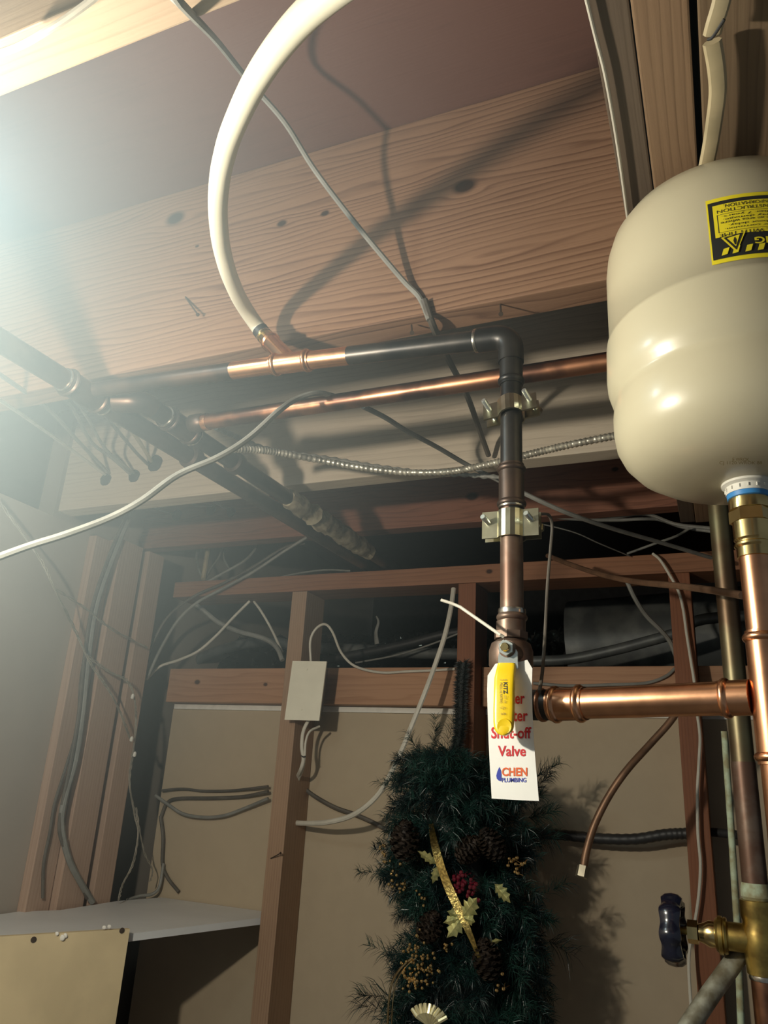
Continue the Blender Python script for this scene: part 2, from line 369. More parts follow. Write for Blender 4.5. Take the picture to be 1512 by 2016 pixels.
# ------------------------------------------------------------------ pipes
def lerp(a, b, t): return Vector(a)*(1-t)+Vector(b)*t
def pipe(parent, name, pts, r, mt, n=20, k=None, label=None):
    g = G(); g.tube(smooth_path(pts, k) if k else pts, r, n)
    o = g.build(name, mt, parent)
    if label: o['label'] = label
    return o
def elbow_path(a, c, b, rad, k=8):
    a, c, b = Vector(a), Vector(c), Vector(b); d1 = (a-c).normalized(); d2 = (b-c).normalized()
    p, q = c+d1*rad, c+d2*rad
    return [p.lerp(c, t).lerp(c.lerp(q, t), t) for t in [i/k for i in range(k+1)]]
def ring(parent, name, p, axis, r, w, mt, n=24):
    g = G(); g.lathe([(r*.8,-w),(r,-w*.7),(r*1.03,0),(r,w*.7),(r*.8,w)], p, axis, n); return g.build(name, mt, parent)
def bead_fitting(parent, name, a, b, r, mt, beads=(0,1)):
    """press fitting sleeve from a to b with a raised bead near the chosen ends"""
    a, b = Vector(a), Vector(b); L = (b-a).length; ax = (b-a)/L; pr = [(r*.86,0),(r*1.02,0.0003)]
    def bead(h): return [(r*1.02,h-.0030),(r*1.10,h-.0022),(r*1.17,h-.0008),(r*1.17,h+.0008),(r*1.10,h+.0022),(r*1.02,h+.0030)]
    if 0 in beads: pr += bead(.0050)
    if 1 in beads: pr += bead(L-.0050)
    pr += [(r*1.02,L-.0003),(r*.86,L)]
    return G().lathe(pr, a, ax, 28).build(name, mt, parent)

RX, RY = -.1615, .640          # riser
R_TOP = Vector((P(1006,662,RY).x, RY, P(1006,662,RY).z))
R_BOT = Vector((P(1008,1250,RY).x, RY, P(1008,1250,RY).z))
M1T = P(186,768,.64); T1 = P(572,714,.64)
rr = .0101
riser = thing('riser_pipe', 'dark pipe rising from the tagged shut-off valve and elbowing left under the knotty joist', 'pipe', tuple(R_BOT))
elb = elbow_path(lerp(R_TOP,M1T,.2), R_TOP, R_BOT, .017)
pipe(riser, 'pipe_length', [lerp(R_TOP,R_BOT,.03), lerp(R_TOP,R_BOT,.5), lerp(R_TOP,R_BOT,.63)], rr, M_IRONB)
pipe(riser, 'pipe_length', [lerp(R_TOP,R_BOT,.55), R_BOT+Vector((0,0,-.01))], rr, M_RISE, label='brownish bare copper lower length')
g = G(); g.tube([lerp(R_TOP,M1T,.062)]+elb+[lerp(R_TOP,R_BOT,.10)], rr*1.22, 22); g.build('elbow', M_IRONB, riser)
dA = (M1T-R_TOP).normalized()
ring(riser, 'solder_ring', lerp(R_TOP,M1T,.066), dA, rr*1.15, .0022, M_SOLD)
ring(riser, 'solder_ring', R_BOT+Vector((0,0,.020)), (0,0,1), rr*1.16, .003, M_SOLD)
def up(y): q = P(1006,y,RY); return Vector((R_TOP.x+(R_BOT.x-R_TOP.x)*((q.z-R_TOP.z)/(R_BOT.z-R_TOP.z)), RY, q.z))
bead_fitting(riser, 'coupling', up(702), up(760), rr*1.08, M_IRONB, (1,))
bead_fitting(riser, 'coupling', up(915), up(1003), rr*1.12, M_IRON, (0,1))
ring(riser, 'solder_ring', up(997), (0,0,1), rr*1.17, .0025, M_SOLD)
bead_fitting(riser, 'coupling', up(1205), up(1240), rr*1.12, M_RISE, (0,))
# upper run
pipe(riser, 'pipe_length', [lerp(R_TOP,M1T,.05), lerp(R_TOP,T1,.71)], rr, M_IRONB)
pipe(riser, 'pipe_length', [lerp(R_TOP,T1,.70), T1, lerp(T1,M1T,.28)], rr*.99, M_COP, label='short bright new copper length')
pipe(riser, 'pipe_length', [lerp(T1,M1T,.27), M1T], rr, M_IRON)
# ---- pressed copper tee
tee = thing('copper_tee', 'small bright copper tee with brass adapter joining the white hose to the dark pipe', 'fitting', tuple(T1))
bead_fitting(tee, 'tee_body', T1-dA*.026, T1+dA*.024, rr*1.1, M_COP, (0,1))
HZ = P(517,657,.655); bd = (HZ-T1).normalized(); 
Lh = (HZ-T1).length
bead_fitting(tee, 'tee_branch', T1+bd*.004, T1+bd*(Lh-.019), rr*1.0, M_COP, (1,))
g = G(); g.lathe([(rr*.8,Lh-.0205),(rr*.98,Lh-.020),(rr*.98,Lh-.012),(rr*.75,Lh-.010),(rr*.75,Lh-.003),(rr*.5,Lh-.003)], T1, bd, 20); g.build('brass_adapter', M_BRASS, tee)
G().lathe([(rr*.7,Lh-.008),(rr*.98,Lh-.0075),(rr*.98,Lh-.0045),(rr*.7,Lh-.004)], T1, bd, 20).build('crimp_ring', M_SOLD, tee)
# ---- white hose
hp = [HZ-bd*.006, HZ, P(503,637,.648), P(484,609,.625), P(468,581,.595), P(450,538,.551), P(437,490,.51), P(431,446,.474), P(429,400,.443), P(433,350,.413), P(441,310,.39), P(456,260,.363), P(492,180,.325), P(535,110,.297), P(592,40,.272), P(660,-20,.25), P(760,-90,.23)]
hose = thing('plastic_hose', 'thick white flexible plastic hose curving from the copper tee up out of frame', 'hose', tuple(HZ))
G().tube(smooth_path(hp, 6), .0089, 18).build('hose_tube', M_PEX, hose)
G().tube([HZ-bd*.004, HZ+(hp[2]-HZ).normalized()*.006], .0097, 18).build('end_band', M_BRUB, hose)['label'] = 'black band at the fitting end'

# ---- main pipes along the left
YA = Vector((0,1,0)); r1 = .0135
def m1p(Y): return Vector((-.708, Y, .447+.017*(Y-.64)/.85))
main1 = thing('main_pipe', 'lower of two dark main pipes running diagonally from the left edge toward the wall', 'pipe', tuple(m1p(.64)))
pipe(main1, 'pipe_length', [m1p(-.1), m1p(.5), m1p(1.56)], r1, M_IRON)
bead_fitting(main1, 'tee_body', m1p(.605), m1p(.665), r1*1.18, M_IRON, (0,1))
ring(main1, 'solder_ring', m1p(.602), YA, r1*1.12, .002, M_SOLD); ring(main1, 'solder_ring', m1p(.672), YA, r1*1.12, .002, M_SOLD)
ring(main1, 'coupling', m1p(.86), YA, r1*1.3, .012, M_IRON)
def m2p(Y): return Vector((-.657, Y, .452+.011*(Y-.76)/.7))
main2 = thing('main_pipe', 'upper dark main pipe beside the lower one, with a copper branch and lumpy insulation', 'pipe', tuple(m2p(.76)))
pipe(main2, 'pipe_length', [m2p(.70), m2p(1.0), m2p(1.56)], r1*.95, M_IRONB)
pipe(main2, 'elbow', [m1p(.66)+Vector((.018,.012,.002))]+elbow_path(m1p(.672)+Vector((.02,0,0)), Vector((-.657,.684,.451)), m2p(.75), .018), r1*1.1, M_IRON)
bead_fitting(main2, 'tee_body', m2p(.735), m2p(.79), r1*1.14, M_IRON, (0,1))
ring(main2, 'solder_ring', m2p(.731), YA, r1*1.1, .002, M_SOLD); ring(main2, 'solder_ring', m2p(.795), YA, r1*1.1, .002, M_SOLD)
ring(main2, 'coupling', m2p(.90), YA, r1*1.25, .01, M_IRON)
# insulation sleeve
g = G(); pts = [lerp(P(548,980,1.06), P(690,1080,1.40), i/26) for i in range(27)]
for i in range(27): pts[i] = Vector((m2p(pts[i].y).x, pts[i].y, m2p(pts[i].y).z))
random.seed(3); jit = [random.uniform(.82,1.2) for _ in range(27)]
g.tube(pts, [.0175*j*(1 if 0<i<26 else .9) for i, j in enumerate(jit)], 16)
rs = random.Random(5); g.v = [tuple(Vector(v)+Vector((rs.uniform(-1,1),rs.uniform(-1,1),rs.uniform(-1,1)))*.002) for v in g.v]
tag(g.build('pipe_insulation', M_INS), 'ragged tan insulation sleeve left on the upper dark main pipe', 'insulation')

# ---- second copper pipe
c0_ = m2p(.762); cE = P(1190,713,.762); dC = (cE-c0_).normalized()
cop2 = thing('copper_pipe', 'long tarnished copper pipe running behind the riser to behind the tank', 'pipe', tuple(c0_))
pipe(cop2, 'pipe_length', [c0_+dC*.02, lerp(c0_,cE,.5), c0_+dC*.99], .0108, M_COPD)
ring(cop2, 'end_coupling', c0_+dC*.030, dC, .0125, .012, M_IRON)
ring(cop2, 'bright_collar', c0_+dC*.045, dC, .0117, .0055, M_COP)

# ---- pipe clamps
def clamp(yp, label, tilt, w=.0255, h=.0105, roll=0.0):
    c = up(yp); t = thing('pipe_clamp', label, 'clamp', tuple(c), 'split clamps on the riser')
    X = Vector((1,0,0)); 
    for sgn in (-1, 1):                                # front and back straps
        prof = []
        n = 9; r_ = rr+.0022; d0 = .0045
        left = [(-w,d0),(-r_-.003,d0)]; arc = [(r_*math.cos(PI-PI*k/n), max(d0, r_*math.sin(PI*k/n))) for k in range(n+1)]; right = [(r_+.003,d0),(w,d0)]
        line = left+arc+right; th = .0018
        vv = []
        M = Matrix.Rotation(roll, 4, 'Y') @ Matrix.Rotation(tilt, 4, 'X')
        for (x, d) in line:
            for hh in (-h, h):
                for tt in (0, th):
                    vv.append(c + M @ Vector((x, sgn*(d+tt), hh)))
        ff = []
        for i in range(len(line)-1):
            a = i*4; b = a+4
            ff += [(a,a+1,b+1,b),(a+2,b+2,b+3,a+3),(a,b,b+2,a+2),(a+1,a+3,b+3,b+1)]
        e = (len(line)-1)*4; ff += [(0,2,3,1),(e,e+1,e+3,e+2)]
        g = G(); g.add(vv, ff); g.build('clamp_strap', M_STEEL, t, smooth=False)
    for s in (-1, 1):
        M = Matrix.Rotation(roll, 4, 'Y') @ Matrix.Rotation(tilt, 4, 'X'); ax = (M @ Vector((-.22,-1,.22))).normalized(); o = c + M @ Vector((s*w*.76, -.006, .002))
        sc = G().lathe([(.0,-.012),(.0026,-.012),(.0026,.0115),(.0022,.0122),(0,.0122)], o, ax, 12).build('clamp_screw', M_ZINC, t)
        G().lathe([(.0052,0),(.0052,.0032),(.0026,.0034)], o-ax*.017, ax, 6).build('clamp_nut', M_STEEL, t, smooth=False)
clamp(808, 'upper tilted zinc split clamp on the riser, just below the copper pipe crossing', math.radians(-16), h=.0095, roll=math.radians(-7))
clamp(1035, 'lower zinc split clamp on the riser, level with the tank connection', math.radians(0), h=.0125)

# ---- ball valve
VB = P(1006,1275,RY)
valve = thing('ball_valve', 'ball valve with long yellow lever handle hanging in front of the white tag', 'valve', tuple(VB))
v0 = P(1008,1250,RY)
g = G(); zt = up(1236).z; zb = P(1008,1330,RY).z
g.lathe([(.009,zt+.006),(.0125,zt+.005),(.0125,zt-.006),(.0105,zt-.007),(.0105,zt-.010),(.0165,zt-.014),(.0185,zt-.020),(.0185,zb+.008),(.0165,zb+.004),(.012,zb),(.012,zb-.012),(.010,zb-.012)], (VB.x,RY,0), (0,0,1), 28)
g.build('valve_body', M_RISE, valve)
G().lathe([(.0145,zt-.0100),(.0145,zt-.004)], (VB.x,RY,0), (0,0,1), 8).build('hex_collar', M_RISE, valve, smooth=False)
BC = P(997,1276,.599)
G().lathe([(.007,0),(.007,.028),(.005,.028)], BC+Vector((0,.002,0)), (0,1,0), 16).build('stem_boss', M_RISE, valve)
G().lathe([(.0063,-.0025),(.0063,.0035)], BC, (0,1,0), 6).build('lever_nut', M_ZINC, valve, smooth=False)
G().lathe([(.0,-.0065),(.0030,-.0065),(.0036,-.0055),(.0036,.003)], BC, (0,1,0), 16).build('stem_end', M_BRASS, valve)
# steel lever root
yl = .6015
pt = [P(x,y,yl) for (x,y) in ((986,1263),(991,1259),(999,1266),(1012,1272),(1019,1284),(1019,1300),(1020,1316),(980,1316),(981,1292),(984,1276))]
g = G(); g.prism(pt, (0,.0022,0)); lv = g.build('lever_arm', M_ZINC, valve, smooth=False)
# yellow sleeve: rounded slab following a profile with a slight step
def slab(px_rows, Yf, th, name, mt, parent, nseg=10):
    """rows of (y, xl, xr, Y): rounded-rectangle cross sections"""
    g = G(); vv = []; n = 20
    for (y, xl, xr, Y) in px_rows:
        a, b = P(xl,y,Y), P(xr,y,Y); c = (a+b)/2; hw = (b-a).length/2; hx = (b-a).normalized()
        for k in range(n):
            an = 2*PI*k/n; cx, cy = math.cos(an), math.sin(an)
            ex = abs(cx)**.45*(1 if cx>0 else -1)*hw; ey = abs(cy)**.6*(1 if cy>0 else -1)*th
            vv.append(c+hx*ex+Vector((0,1,0))*ey)
    N_ = len(px_rows); ff = [(i*n+k, i*n+(k+1)%n, (i+1)*n+(k+1)%n, (i+1)*n+k) for i in range(N_-1) for k in range(n)]
    ff += [tuple(range(n-1,-1,-1)), tuple((N_-1)*n+k for k in range(n))]
    g.add(vv, ff); return g.build(name, mt, parent, auto=60)
rows = [(1306,981,1015,.6028),(1310,980,1016,.6025),(1318,978,1015,.600),(1335,974,1014,.5965),(1360,973,1013,.594),(1395,972,1013,.592),(1420,972,1012,.591),(1432,973,1011,.5905),(1440,976,1008,.590),(1445,981,1003,.590),(1448,987,997,.590)]
slv = slab(rows, 0, .0034, 'lever_sleeve', M_YEL, valve); slv['label'] = 'glossy yellow vinyl sleeve'
q = P(993,1430,.5872); G().lathe([(.0035,0),(.0055,-.0004),(.0062,.001),(.0062,.002)], q, (0,1,0), 20).build('hang_hole_rim', M_YEL, slv)
def put_text(txt, x0, y0, x1, y1, Y, mt, parent, name='lettering', bold=.0, rot=0, Y2=None, italic=0):
    v, f = text_geo(txt, bold); g = G(); vv = []
    for (u, w) in v:
        if rot == 90: xx, yy = x1-(1-w)*(x1-x0), y0+u*(y1-y0)
        else: xx, yy = x0+(u+italic*w)*(x1-x0), y1-w*(y1-y0)
        YY = Y if Y2 is None else Y+(Y2-Y)*(yy-y0)/(y1-y0)
        vv.append(P(xx, yy, YY))
    g.add(vv, f); return g.build(name, mt, parent, smooth=False)
put_text('KITZ', 991, 1343, 999, 1366, .5918, M_INK, slv, rot=90, bold=.03, Y2=.5897)
put_text('SUS  3/4', 992, 1369, 997, 1384, .5886, M_INKG, slv, rot=90)
put_text('PRESSURE RATING', 984, 1344, 989, 1384, .5918, M_INKG, slv, rot=90, Y2=.5886)
put_text('CLASS', 984, 1337, 998, 1340, .5920, M_INKG, slv)
put_text('<CE>', 984, 1391, 996, 1396, .5877, M_INKG, slv)
put_text('600', 986, 1403, 996, 1407, .5874, M_INKG, slv)
# tag
YT = .606
tg = thing('paper_tag', 'white paper tag with red lettering hanging behind the yellow lever', 'tag', tuple(P(1010,1440,YT)))
out = [(975,1307),(990,1303),(1023,1303),(1038,1299),(1048,1316),(1047,1350),(1048,1400),(1051,1460),(1056,1520),(1061,1577),(1015,1575),(968,1572),(965,1520),(962,1460),(960,1400),(959,1360),(960,1330)]
G().prism([P(x,y,YT) for x,y in out], (0,.0005,0)).build('tag_card', M_TAG, tg, smooth=False)
yt = YT-.0003
put_text('Water', 974, 1363, 1033, 1386, yt, M_RED, tg, bold=.02)
put_text('Heater', 972, 1397, 1039, 1420, yt, M_RED, tg, bold=.02)
put_text('Shut-off', 967, 1431, 1046, 1454, yt, M_RED, tg, bold=.02)
put_text('Valve', 980, 1468, 1035, 1489, yt, M_RED, tg, bold=.02)
put_text('CHEN', 988, 1511, 1038, 1528, yt, M_ORG, tg, bold=.03)
put_text('PLUMBING', 988, 1531, 1036, 1540, yt, M_BLU, tg, bold=.015)
dp = [(983,1510),(979,1519),(977,1527),(978,1533),(982,1537),(986,1537.5),(987,1536),(987,1525),(986,1517)]
G().prism([P(x,y,yt+.0001) for x,y in dp], (0,-.0001,0)).build('drop_logo', M_BLU, tg, smooth=False)
# cable tie
G().tube([P(868,1181,.62),P(890,1188,.62),P(906,1195,.62),P(985,1250,.600),P(992,1254,.602)], .0013, 6, ry=.0007).build('cable_tie', M_CW, tg)['label'] = 'long white tie tail pointing up left'

# ---- lower copper run, tee, and tank pipe
XT, YTK = .031, .600; rc = .0111
def ax(y): q = P(1470,y,YTK); return Vector((XT,YTK,q.z))
run = thing('copper_pipe', 'bright new copper pipework with a tee, hanging below the expansion tank', 'pipe', (XT,YTK,ax(1371).z))
zt_ = ax(1371).z
pipe(run, 'vertical_pipe', [ax(1098), ax(1300)], rc, M_COP, 28)
pipe(run, 'vertical_pipe', [ax(1480), ax(1700), Vector((XT+.012,YTK,-.5))], rc, M_COP, 28)
bead_fitting(run, 'tee_body', ax(1505), ax(1243), rc*1.1, M_COP, (0,1))
LE = P(1092,1387,.642); TE = Vector((XT,YTK,zt_)); dL = (LE-TE).normalized()
bead_fitting(run, 'tee_branch', TE+dL*.012, TE+dL*.034, rc*1.10, M_COP, (1,))
pipe(run, 'horizontal_pipe', [TE+dL*.03, lerp(TE,LE,.5), lerp(TE,LE,.97)], rc*1.08, M_COP, 28)
bead_fitting(run, 'sleeve', LE+dL*.004, LE-dL*.027, rc*1.15, M_COP, (0,1))
el = thing('pipe_elbow', 'dark elbow between the shut-off valve and the bright horizontal copper pipe', 'fitting', tuple(LE))
vbp = Vector((VB.x, RY, LE.z))
g = G(); g.tube([LE+dL*.002]+elbow_path(LE, LE+dL*.022, vbp, .016)+[vbp-(vbp-LE).normalized()*.014], rc*1.12, 20); g.build('elbow_body', M_IRONB, el)
G().tube([vbp+Vector((0,0,zb-.012-vbp.z)), vbp+Vector((0,0,-.008))], rc*1.15, 20).build('elbow_riser', M_IRONB, el)
bead_fitting(el, 'elbow_collar', LE+dL*.016, LE+dL*.004, rc*1.05, M_COPD, (0,))

# ---- expansion tank
tank = thing('expansion_tank', 'large cream steel expansion tank on the right with a yellow warning label', 'tank', (XT,.598,.215))
TC = Vector((XT,.598,0)); R = .0965
prof = [(.012,.2300),(.03,.2305),(.050,.2330),(.066,.2375),(.079,.2455),(.088,.256),(.0925,.266),(.0942,.278),(.0942,.291),(.0934,.298),(.0925,.303),
        (.0930,.3060),(.0950,.3095),(.0972,.3175),(.0978,.327),(.0974,.338),(.0970,.3535),(.0964,.3578),(.0944,.3590),(.0944,.40),(.0942,.425),(.0925,.440),(.088,.455),(.080,.467),(.066,.478),(.045,.4865),(.02,.490),(.002,.491)]
G().lathe(prof, TC, (0,0,1), 96).build('tank_shell', M_TANK, tank, auto=60)
# label wrapped on the shell
def onT(az, z, e=.0006, r=.0944):
    return Vector((TC.x+math.sin(az)*(r+e), TC.y-math.cos(az)*(r+e), z))
def az_z(x, y, r=.0944):
    rv = Vector(ray(x,y)); a = rv.x**2+rv.y**2; b = -2*(rv.x*TC.x+rv.y*TC.y); c = TC.x**2+TC.y**2-r*r
    t = (-b-math.sqrt(max(0,b*b-4*a*c)))/(2*a); p = rv*t
    return math.atan2(p.x-TC.x, -(p.y-TC.y)), p.z
azL, zTop = az_z(1391,397); azL2, zBot = az_z(1400,524)
azL = (azL+azL2)/2; Wl = .085/.0944; Hl = zTop-zBot
def patch(u0, v0, u1, v1, mt, name, parent, e):
    """u from the left edge seen (0..1 over label width), v from the top seen"""
    n = max(2, int((u1-u0)*24)); vv = []
    for i in range(n+1):
        az = azL+(u0+(u1-u0)*i/n)*Wl
        vv += [onT(az, zTop-v0*Hl, e), onT(az, zTop-v1*Hl, e)]
    g = G(); g.add(vv, [(2*i,2*i+1,2*i+3,2*i+2) for i in range(n)]); return g.build(name, mt, parent, auto=60)
def poly(pts, mt, name, parent, e):
    vv = [onT(azL+u*Wl, zTop-v*Hl, e) for u, v in pts]; g = G(); g.add(vv, [tuple(range(len(vv)))]); return g.build(name, mt, parent)
lab = patch(0,0,1,1,M_LYEL,'warning_label',tank,.0006); lab['label'] = 'yellow and black warning label, upside down'
S_ = .0575   # u per 142 px crop unit helper: label seen px -> u
def uu(x): return (az_z(x,460)[0]-azL)/Wl
u0 = uu(1399)
patch(u0,.06,.985,.94,M_INK,'black_border',lab,.0009)
patch(uu(1408),.12,.97,.62,M_LYEL,'yellow_field',lab,.0012)
def ltext(txt, uL, uR, vT, vB, mt, bold=0, e=.0014):
    v, f = text_geo(txt, bold); vv = []
    for (u, w) in v: vv.append(onT(azL+(uR-u*(uR-uL))*Wl, zTop-(vT+w*(vB-vT))*Hl, e))
    g = G(); g.add(vv, f); g.build('lettering', mt, lab, smooth=False)
# the label hangs upside down: each line is read from the right
ltext('PRODUCT SAFETY INFORMATION.', uu(1430), .93, .135, .185, M_INK)
ltext('SEE PRODUCT INSTRUCTION', uu(1416), .93, .205, .255, M_INK)
ltext('Replace tank after 7 years.', uu(1424), .92, .295, .335, M_INK)
ltext('result in property damage.', uu(1426), .92, .345, .385, M_INK)
ltext('Do not install above an area where', uu(1421), .92, .395, .435, M_INK)
ltext('Replace tank without delay.', uu(1436), .92, .445, .485, M_INK)
ltext('Inspect for leaks or corrosion.', uu(1428), .92, .495, .535, M_INK)
ltext('TANK CAN FAIL WITH TIME', uu(1416), .93, .575, .625, M_INK)
for (a_, b_2, c_, d_) in ((uu(1415),.275,.945,.281),(uu(1415),.552,.945,.558)): patch(a_,b_2,c_,d_,M_INK,'rule_line',lab,.0013)
patch(uu(1415),.275,uu(1415)+.006,.558,M_INK,'rule_line',lab,.0013)
ltext('WARNING', uu(1483), .90, .70, .80, M_LYEL, .02)
a1, a2, a3 = uu(1418), uu(1467), uu(1443)
poly([(a1,.635),(a2,.60),(a3+.01,.90)], M_LYEL,'triangle_border',lab,.0016)
poly([(a1+.02,.645),(a2-.02,.615),(a3+.01,.86)], M_INK,'triangle_ring',lab,.0018)
poly([(a1+.045,.665),(a2-.045,.64),(a3+.01,.81)], M_LYEL,'triangle_field',lab,.0020)
poly([(a3-.006,.72),(a3+.006,.665),(a3+.018,.72),(a3+.010,.785),(a3+.002,.785)], M_INK,'exclamation_mark',lab,.0022)
for xa in (1416, 1437, 1462, 1486, 1512, 1538, 1565):
    q = uu(min(xa,1511)) + (max(0,xa-1511)/142*.52)
    poly([(q,.905),(q+.045,.895),(q+.065,.80),(q+.02,.81)], M_LYEL,'hazard_stripe',lab,.0016)
# faint print near the neck
v, f = text_geo('E WROK 08', .0); 
def dome(x, y):
    rv = Vector(ray(x,y)); t = (.2365)/rv.z; best = None
    for k in range(60):
        p = rv*t; r_ = math.hypot(p.x-TC.x, p.y-TC.y)
        zz = .2305 if r_ < .03 else .2305+(r_-.03)**2*3.2
        t = zz/rv.z
    return rv*t+Vector((0,0,-.0012))
for (s_, x0, x1, y0, y1) in (('E WROK', 1442, 1475, 898, 905), ('CJ 1120 WROK 88', 1416, 1500, 905, 913)):
    v, f = text_geo(s_); g = G(); g.add([dome(x0+u*(x1-x0), y1-w*(y1-y0)) for u, w in v], f); g.build('stamped_print', M_INKG, tank, smooth=False)
zc0 = ax(981).z; zc1 = ax(955).z
g = G(); g.lathe([(.0155,zc0+.002),(.0155,zc1-.003),(.0182,zc1-.0015),(.0182,zc1+.0012),(.012,zc1+.0012)], (XT,.599,0), (0,0,1), 28); g.build('neck_collar', M_WPL, tank)
G().lathe([(.013,zc1),(.0150,zc1),(.0150,.2306)], (XT,.599,0), (0,0,1), 28).build('tank_neck', M_TANK, tank)
G().lathe([(.0130,zc0-.002),(.0148,zc0-.0015),(.0150,zc0+.003),(.0140,zc0+.0035)], (XT,.599,0), (0,0,1), 28).build('seal_ring', M_BLUR, tank)['label'] = 'blue thread seal ring'
g = G()
for k in range(16):
    an = 2*PI*k/16; g.box((-.0003,-.0162,zc0+.004),(.0003,-.0154,zc1-.004), fr=Matrix.Translation((XT,.599,0))@Matrix.Rotation(an,4,'Z'))
g.build('collar_rib', M_WPL, tank, smooth=False)['kind'] = 'stuff'
ua = thing('brass_adapter', 'shiny brass union joining the tank neck to the copper pipe', 'fitting', (XT,YTK,.14))
zz = lambda y: ax(y).z
G().lathe([(.0118,zz(980)),(.0142,zz(981)),(.0145,zz(1006)),(.0125,zz(1007))], (XT,YTK,0), (0,0,1), 28).build('threaded_cup', M_BRASS, ua)
G().lathe([(.0125,zz(1006)),(.0148,zz(1007)),(.0150,zz(1030)),(.012,zz(1031))], (XT,YTK,0), (0,0,1), 6).build('hex_band', M_BRASS, ua, smooth=False)
G().lathe([(.0118,zz(1030)),(.0132,zz(1031)),(.0132,zz(1064)),(.0120,zz(1068)),(.0120,zz(1070)),(.0134,zz(1073)),(.0134,zz(1077)),(.0120,zz(1081)),(.0122,zz(1099)),(.0112,zz(1100))], (XT,YTK,0), (0,0,1), 28).build('press_sleeve', M_BRASS, ua)

# ---- old pipe, gate valve
OX, OY = .0155, .95
def op(y): q = P(1450,y,OY); return Vector((OX,OY,q.z))
old = thing('old_pipe', 'old green-brown pipe standing behind the bright copper, ending in the brass gate valve', 'pipe', (OX,OY,0))
pipe(old, 'pipe_length', [Vector((OX,OY,.503)), op(1200), op(1480), op(1560)], .0118, M_PATINA, 24)
pipe(old, 'pipe_length', [op(1500), op(1770)], .0124, M_RISE, 24, label='brownish lower length')
g = G(); g.lathe([(.0125,op(1768).z),(.0145,op(1762).z),(.0142,op(1748).z),(.0128,op(1735).z)], (OX,OY,0), (0,0,1), 24); g.build('verdigris_joint', M_VERD, old)['label'] = 'pale green verdigris at the joint'
gv = thing('gate_valve', 'brass gate valve with a black handwheel at the lower right', 'valve', tuple(op(1840)))
zc = op(1845).z
g = G(); g.lathe([(.0125,op(1768).z),(.0165,op(1769).z),(.0165,op(1800).z),(.0150,op(1812).z),(.0175,op(1830).z),(.0175,op(1862).z),(.0155,op(1880).z),(.0150,op(1912).z),(.0120,op(1914).z)], (OX,OY,0), (0,0,1), 28); g.build('valve_body', M_BRASSO, gv)
HW = P(1326,1830,.955); VC = Vector((OX,OY,zc)); da = (HW-VC); LA = da.length; da.normalize()
def sx(x): # distance along stem for pixel x
    return LA*(1478-x)/(1478-1328)
G().lathe([(.013,0),(.0135,sx(1450)),(.0135,sx(1424)),(.0165,sx(1423)),(.0175,sx(1419)),(.0165,sx(1416)),(.0180,sx(1415)),(.0180,sx(1408)),(.0165,sx(1407)),(.0150,sx(1403)),(.009,sx(1400))], VC, da, 28).build('bonnet', M_BRASSO, gv)
G().lathe([(.0125,sx(1405)),(.0128,sx(1392)),(.0100,sx(1382)),(.0085,sx(1374)),(.006,sx(1372))], VC, da, 20).build('packing_neck', M_BRASS, gv)
G().lathe([(.0070,sx(1373)),(.0112,sx(1372)),(.0112,sx(1354)),(.0070,sx(1353))], VC, da, 6).build('packing_nut', M_BRASS, gv, smooth=False)
G().lathe([(.0035,sx(1356)),(.0035,sx(1320))], VC, da, 12).build('stem', M_BRASSO, gv)
# lobed handwheel
M = frame(HW, (0,0,1), da); vv = []; nA, nB = 72, 10; ff = []
for i in range(nA):
    a = 2*PI*i/nA; lob = 1+.055*math.cos(a*8+.4); ro = .0275*lob
    for k in range(nB):
        b = 2*PI*k/nB
        vv.append(M @ Vector(((ro+.0060*math.cos(b))*math.cos(a), (ro+.0060*math.cos(b))*math.sin(a), .0105*math.sin(b)*(1+.07*math.cos(a*8+.4)))))
ff = [(i*nB+k, ((i+1)%nA)*nB+k, ((i+1)%nA)*nB+(k+1)%nB, i*nB+(k+1)%nB) for i in range(nA) for k in range(nB)]
wheel = G(); wheel.add(vv, ff); wheel = wheel.build('handwheel', M_BLK, gv)
g = G()
for k in range(4):
    a = PI/4+k*PI/2; g.tube([M @ Vector((.004*math.cos(a),.004*math.sin(a),.002)), M @ Vector((.026*math.cos(a),.026*math.sin(a),0))], .0045, 8)
g.lathe([(.0085,-.006),(.0085,.007),(.006,.008)], HW, da, 14); g.build('wheel_spokes', M_BLK, wheel)
pipe(old, 'pipe_length', [op(1905), Vector((OX+.004,OY,-.6))], .0125, M_COPD, 24, label='copper length below the valve')
ring(old, 'solder_ring', op(1918), (0,0,1), .0135, .003, M_SOLD)
o = G(); o.tube([P(1426,1440,1.10), P(1440,1640,1.10), P(1452,1830,1.10), P(1462,2100,1.10)], .004, 12)
tag(o.build('thin_old_pipe', M_VERD), 'thin chalky green pipe just left of the old brown pipe', 'pipe')
o = G(); o.tube([P(1462,1870,.97), P(1400,1955,.94), P(1330,2060,.91)], .0093, 16)
tag(o.build('diagonal_pipe', mat('galvanised_chalky', (.36,.36,.29), .6, .4, c2=(.16,.14,.09), scale=50, bump=.3)), 'chalky grey pipe slanting down left below the gate valve', 'pipe')

